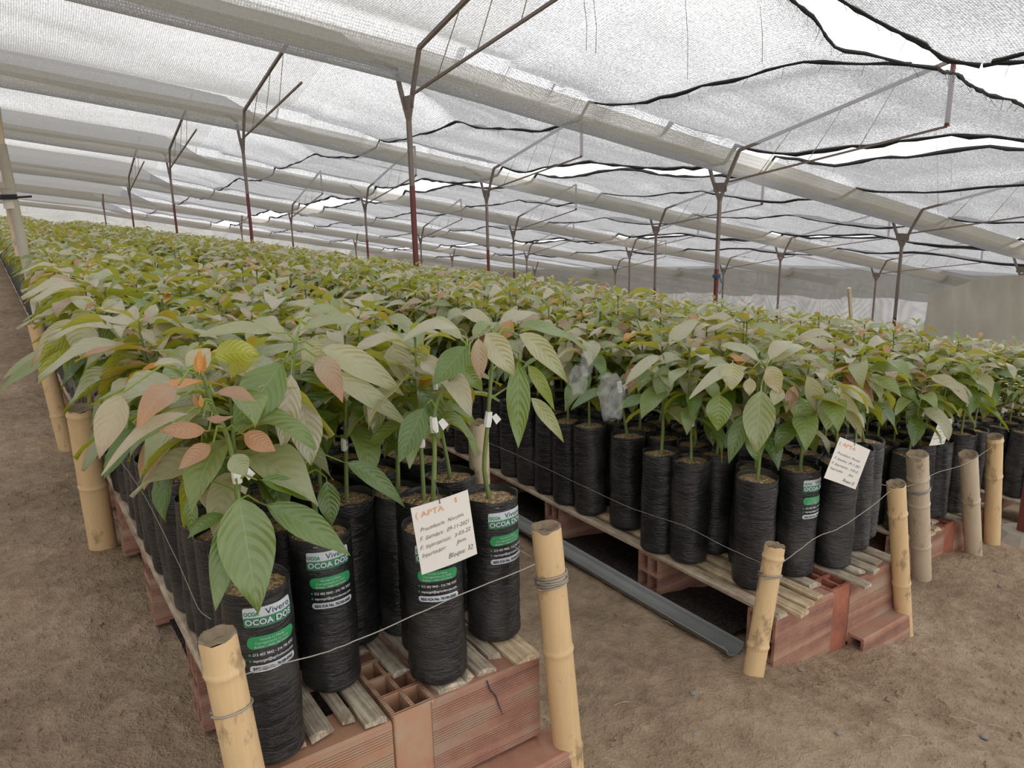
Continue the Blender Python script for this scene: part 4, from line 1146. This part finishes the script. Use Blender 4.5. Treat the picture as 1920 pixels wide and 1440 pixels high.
# cream pipe lashed to a bamboo pole, far left
t=thing('pipe_pole','cream plastic pipe lashed to a bamboo pole at the far left','pole',onz(45,560,-.25)+np.array([0,0,0]))
yb=6.6
A=ony(2,270,yb);B=ony(47,480,yb);d=(A-B)/np.linalg.norm(A-B)
tl=np.array(t.location);y0b=B-d*((B[2]-gz(B[0]))/d[2])
t.location=y0b;tl=y0b
mb=MB();mb.tube([y0b-tl,A-tl],.032,12);mb.build('plastic_pipe',PVCW,t,True)
C_=ony(16,372,yb);mb=MB();mb.tube([C_-tl-d*.07,C_-tl+d*.07],.040,12);mb.build('pipe_coupling',PVCW,t,True)
A2=ony(-6,200,yb+.06);mb=MB();mb.tube([ony(38,480,yb+.06)-tl,ony(18,390,yb+.06)-tl,A2-tl],[.03,.026,.022],10);mb.build('bamboo_pole',BAMBOOG,t,True)
mb=MB()
for j in range(3):
    mb.tube([C_-tl+np.array([.05*math.cos(s),.06*math.sin(s),.01*j]) for s in np.linspace(0,6.28,12)],.008,5)
mb.tube([C_-tl+np.array([-.12,-.04,0]),C_-tl+np.array([.14,-.05,.01])],.008,5);mb.build('lashing',CORD,t)
# stakes beyond the rows on the right
for (bx,by,tx,ty,yy,lab) in ((1596,600,1592,540,6.2,'short brown wooden stake rising from the rows right of centre'),):
    a=ony(bx,by,yy);b=ony(tx,ty,yy);o=MB().tube([a,b],.03,6).build('wooden_stake',BAMBOOG);tag(o,lab,'stake')
# pebbles, straws, twigs
PE=[(1845,1385,.012),(1862,1382,.011),(1300,1302,.012),(1302,1378,.008),(1180,1160,.006),(1875,1098,.012),(1835,1006,.016),(1868,1070,.010),(1720,1190,.010),(1570,1375,.008),(505,0,0),(310,1150,.020),(252,1210,.010),(300,1198,.008),(370,1068+170,.010),(190,1170,.008),(258,1118,.016),(1672,1108,.010),(1500,1258,.010),(640+820,1330,.007)]
for i,(px_,py_,r) in enumerate(PE):
    if r==0: continue
    g=-.27 if px_<600 else (-.38 if px_<1450 else -.5)
    p=onz(px_,py_,g);p=onz(px_,py_,gz(p[0]));p=onz(px_,py_,gz(p[0]))
    rr=random.Random(i);import bmesh
    bm=bmesh.new();bmesh.ops.create_icosphere(bm,subdivisions=2,radius=r)
    for v in bm.verts:
        v.co*=1+.22*noise.noise(v.co*60+Vector((i,0,0)));v.co.z*=.6
    me=bpy.data.meshes.new('pebble');bm.to_mesh(me);bm.free();me.materials.append(STONE)
    o=link('pebble',me);o.location=(p[0],p[1],gz(p[0])+r*.35)
    tag(o,'small grey pebble lying on the bare earth','pebble','pebbles on the bare earth')
ST=[((195,1242),(215,1232)),((275,1005),(290,1018)),((1555,1165),(1568,1195)),((1780,1350),(1830,1362)),((1850,1365),(1880,1372)),((1240,1168),(1262,1178)),((170,1125),(215,1118)),((1150,1330),(1180,1322)),((1690,1385),(1720,1392)),((60,1110),(110,1085))]
for i,(a,b) in enumerate(ST):
    def g(p):
        q=onz(*p,-.35);q=onz(*p,gz(q[0]));q=onz(*p,gz(q[0]));return q+np.array([0,0,.012])
    A,B=g(a),g(b);o=MB().tube([A,(A+B)/2+np.array([0,0,.006]),B],.0014,4).build('straw',STRAW);tag(o,'dry pale straw lying on the trodden earth','straw','straws on the earth')
# clods and crumbs of earth scattered over the aisles
mb=MB();rr=random.Random(5)
for i in range(2600):
    if rr.random()<.6: x=rr.uniform(-1.6,.27);y=rr.uniform(.9,4.5)
    else: x=rr.uniform(1.15,4.6);y=rr.uniform(.75,1.35) if x>1.85 else rr.uniform(.8,3)
    s=rr.uniform(.002,.006)*(2 if rr.random()<.04 else 1);z=gz(x)+.006
    mb.add([(x+s*rr.uniform(.6,1.2),y,z),(x,y+s,z),(x-s,y,z),(x,y-s*.9,z),(x,y,z+s*rr.uniform(.8,1.3)),(x,y,z-s)],[(0,1,4),(1,2,4),(2,3,4),(3,0,4),(1,0,5),(2,1,5),(3,2,5),(0,3,5)])
o=mb.build('earth_crumbs',GROUND,None,False,'stuff');tag(o,'loose crumbs and small clods scattered over the earth floor','crumbs')
# hanging threads off the black net
for i,(px_,p0,p1,yy) in enumerate([(1095,0,95,5.5),(1113,0,100,5.5),(1285,0,150,5.5),(1425,10,120,5.2),(1755,240,400,7),(1780,260,350,7)]):
    a=ony(px_,p0,yy);b=ony(px_+4,p1,yy);m=(a+b)/2+np.array([.02,0,0])
    o=MB().tube([a,m,b],.003,4).build('hanging_thread',CORD);tag(o,'loose black thread hanging from the shade net','thread','loose net threads')
print('objects',len(bpy.data.objects))
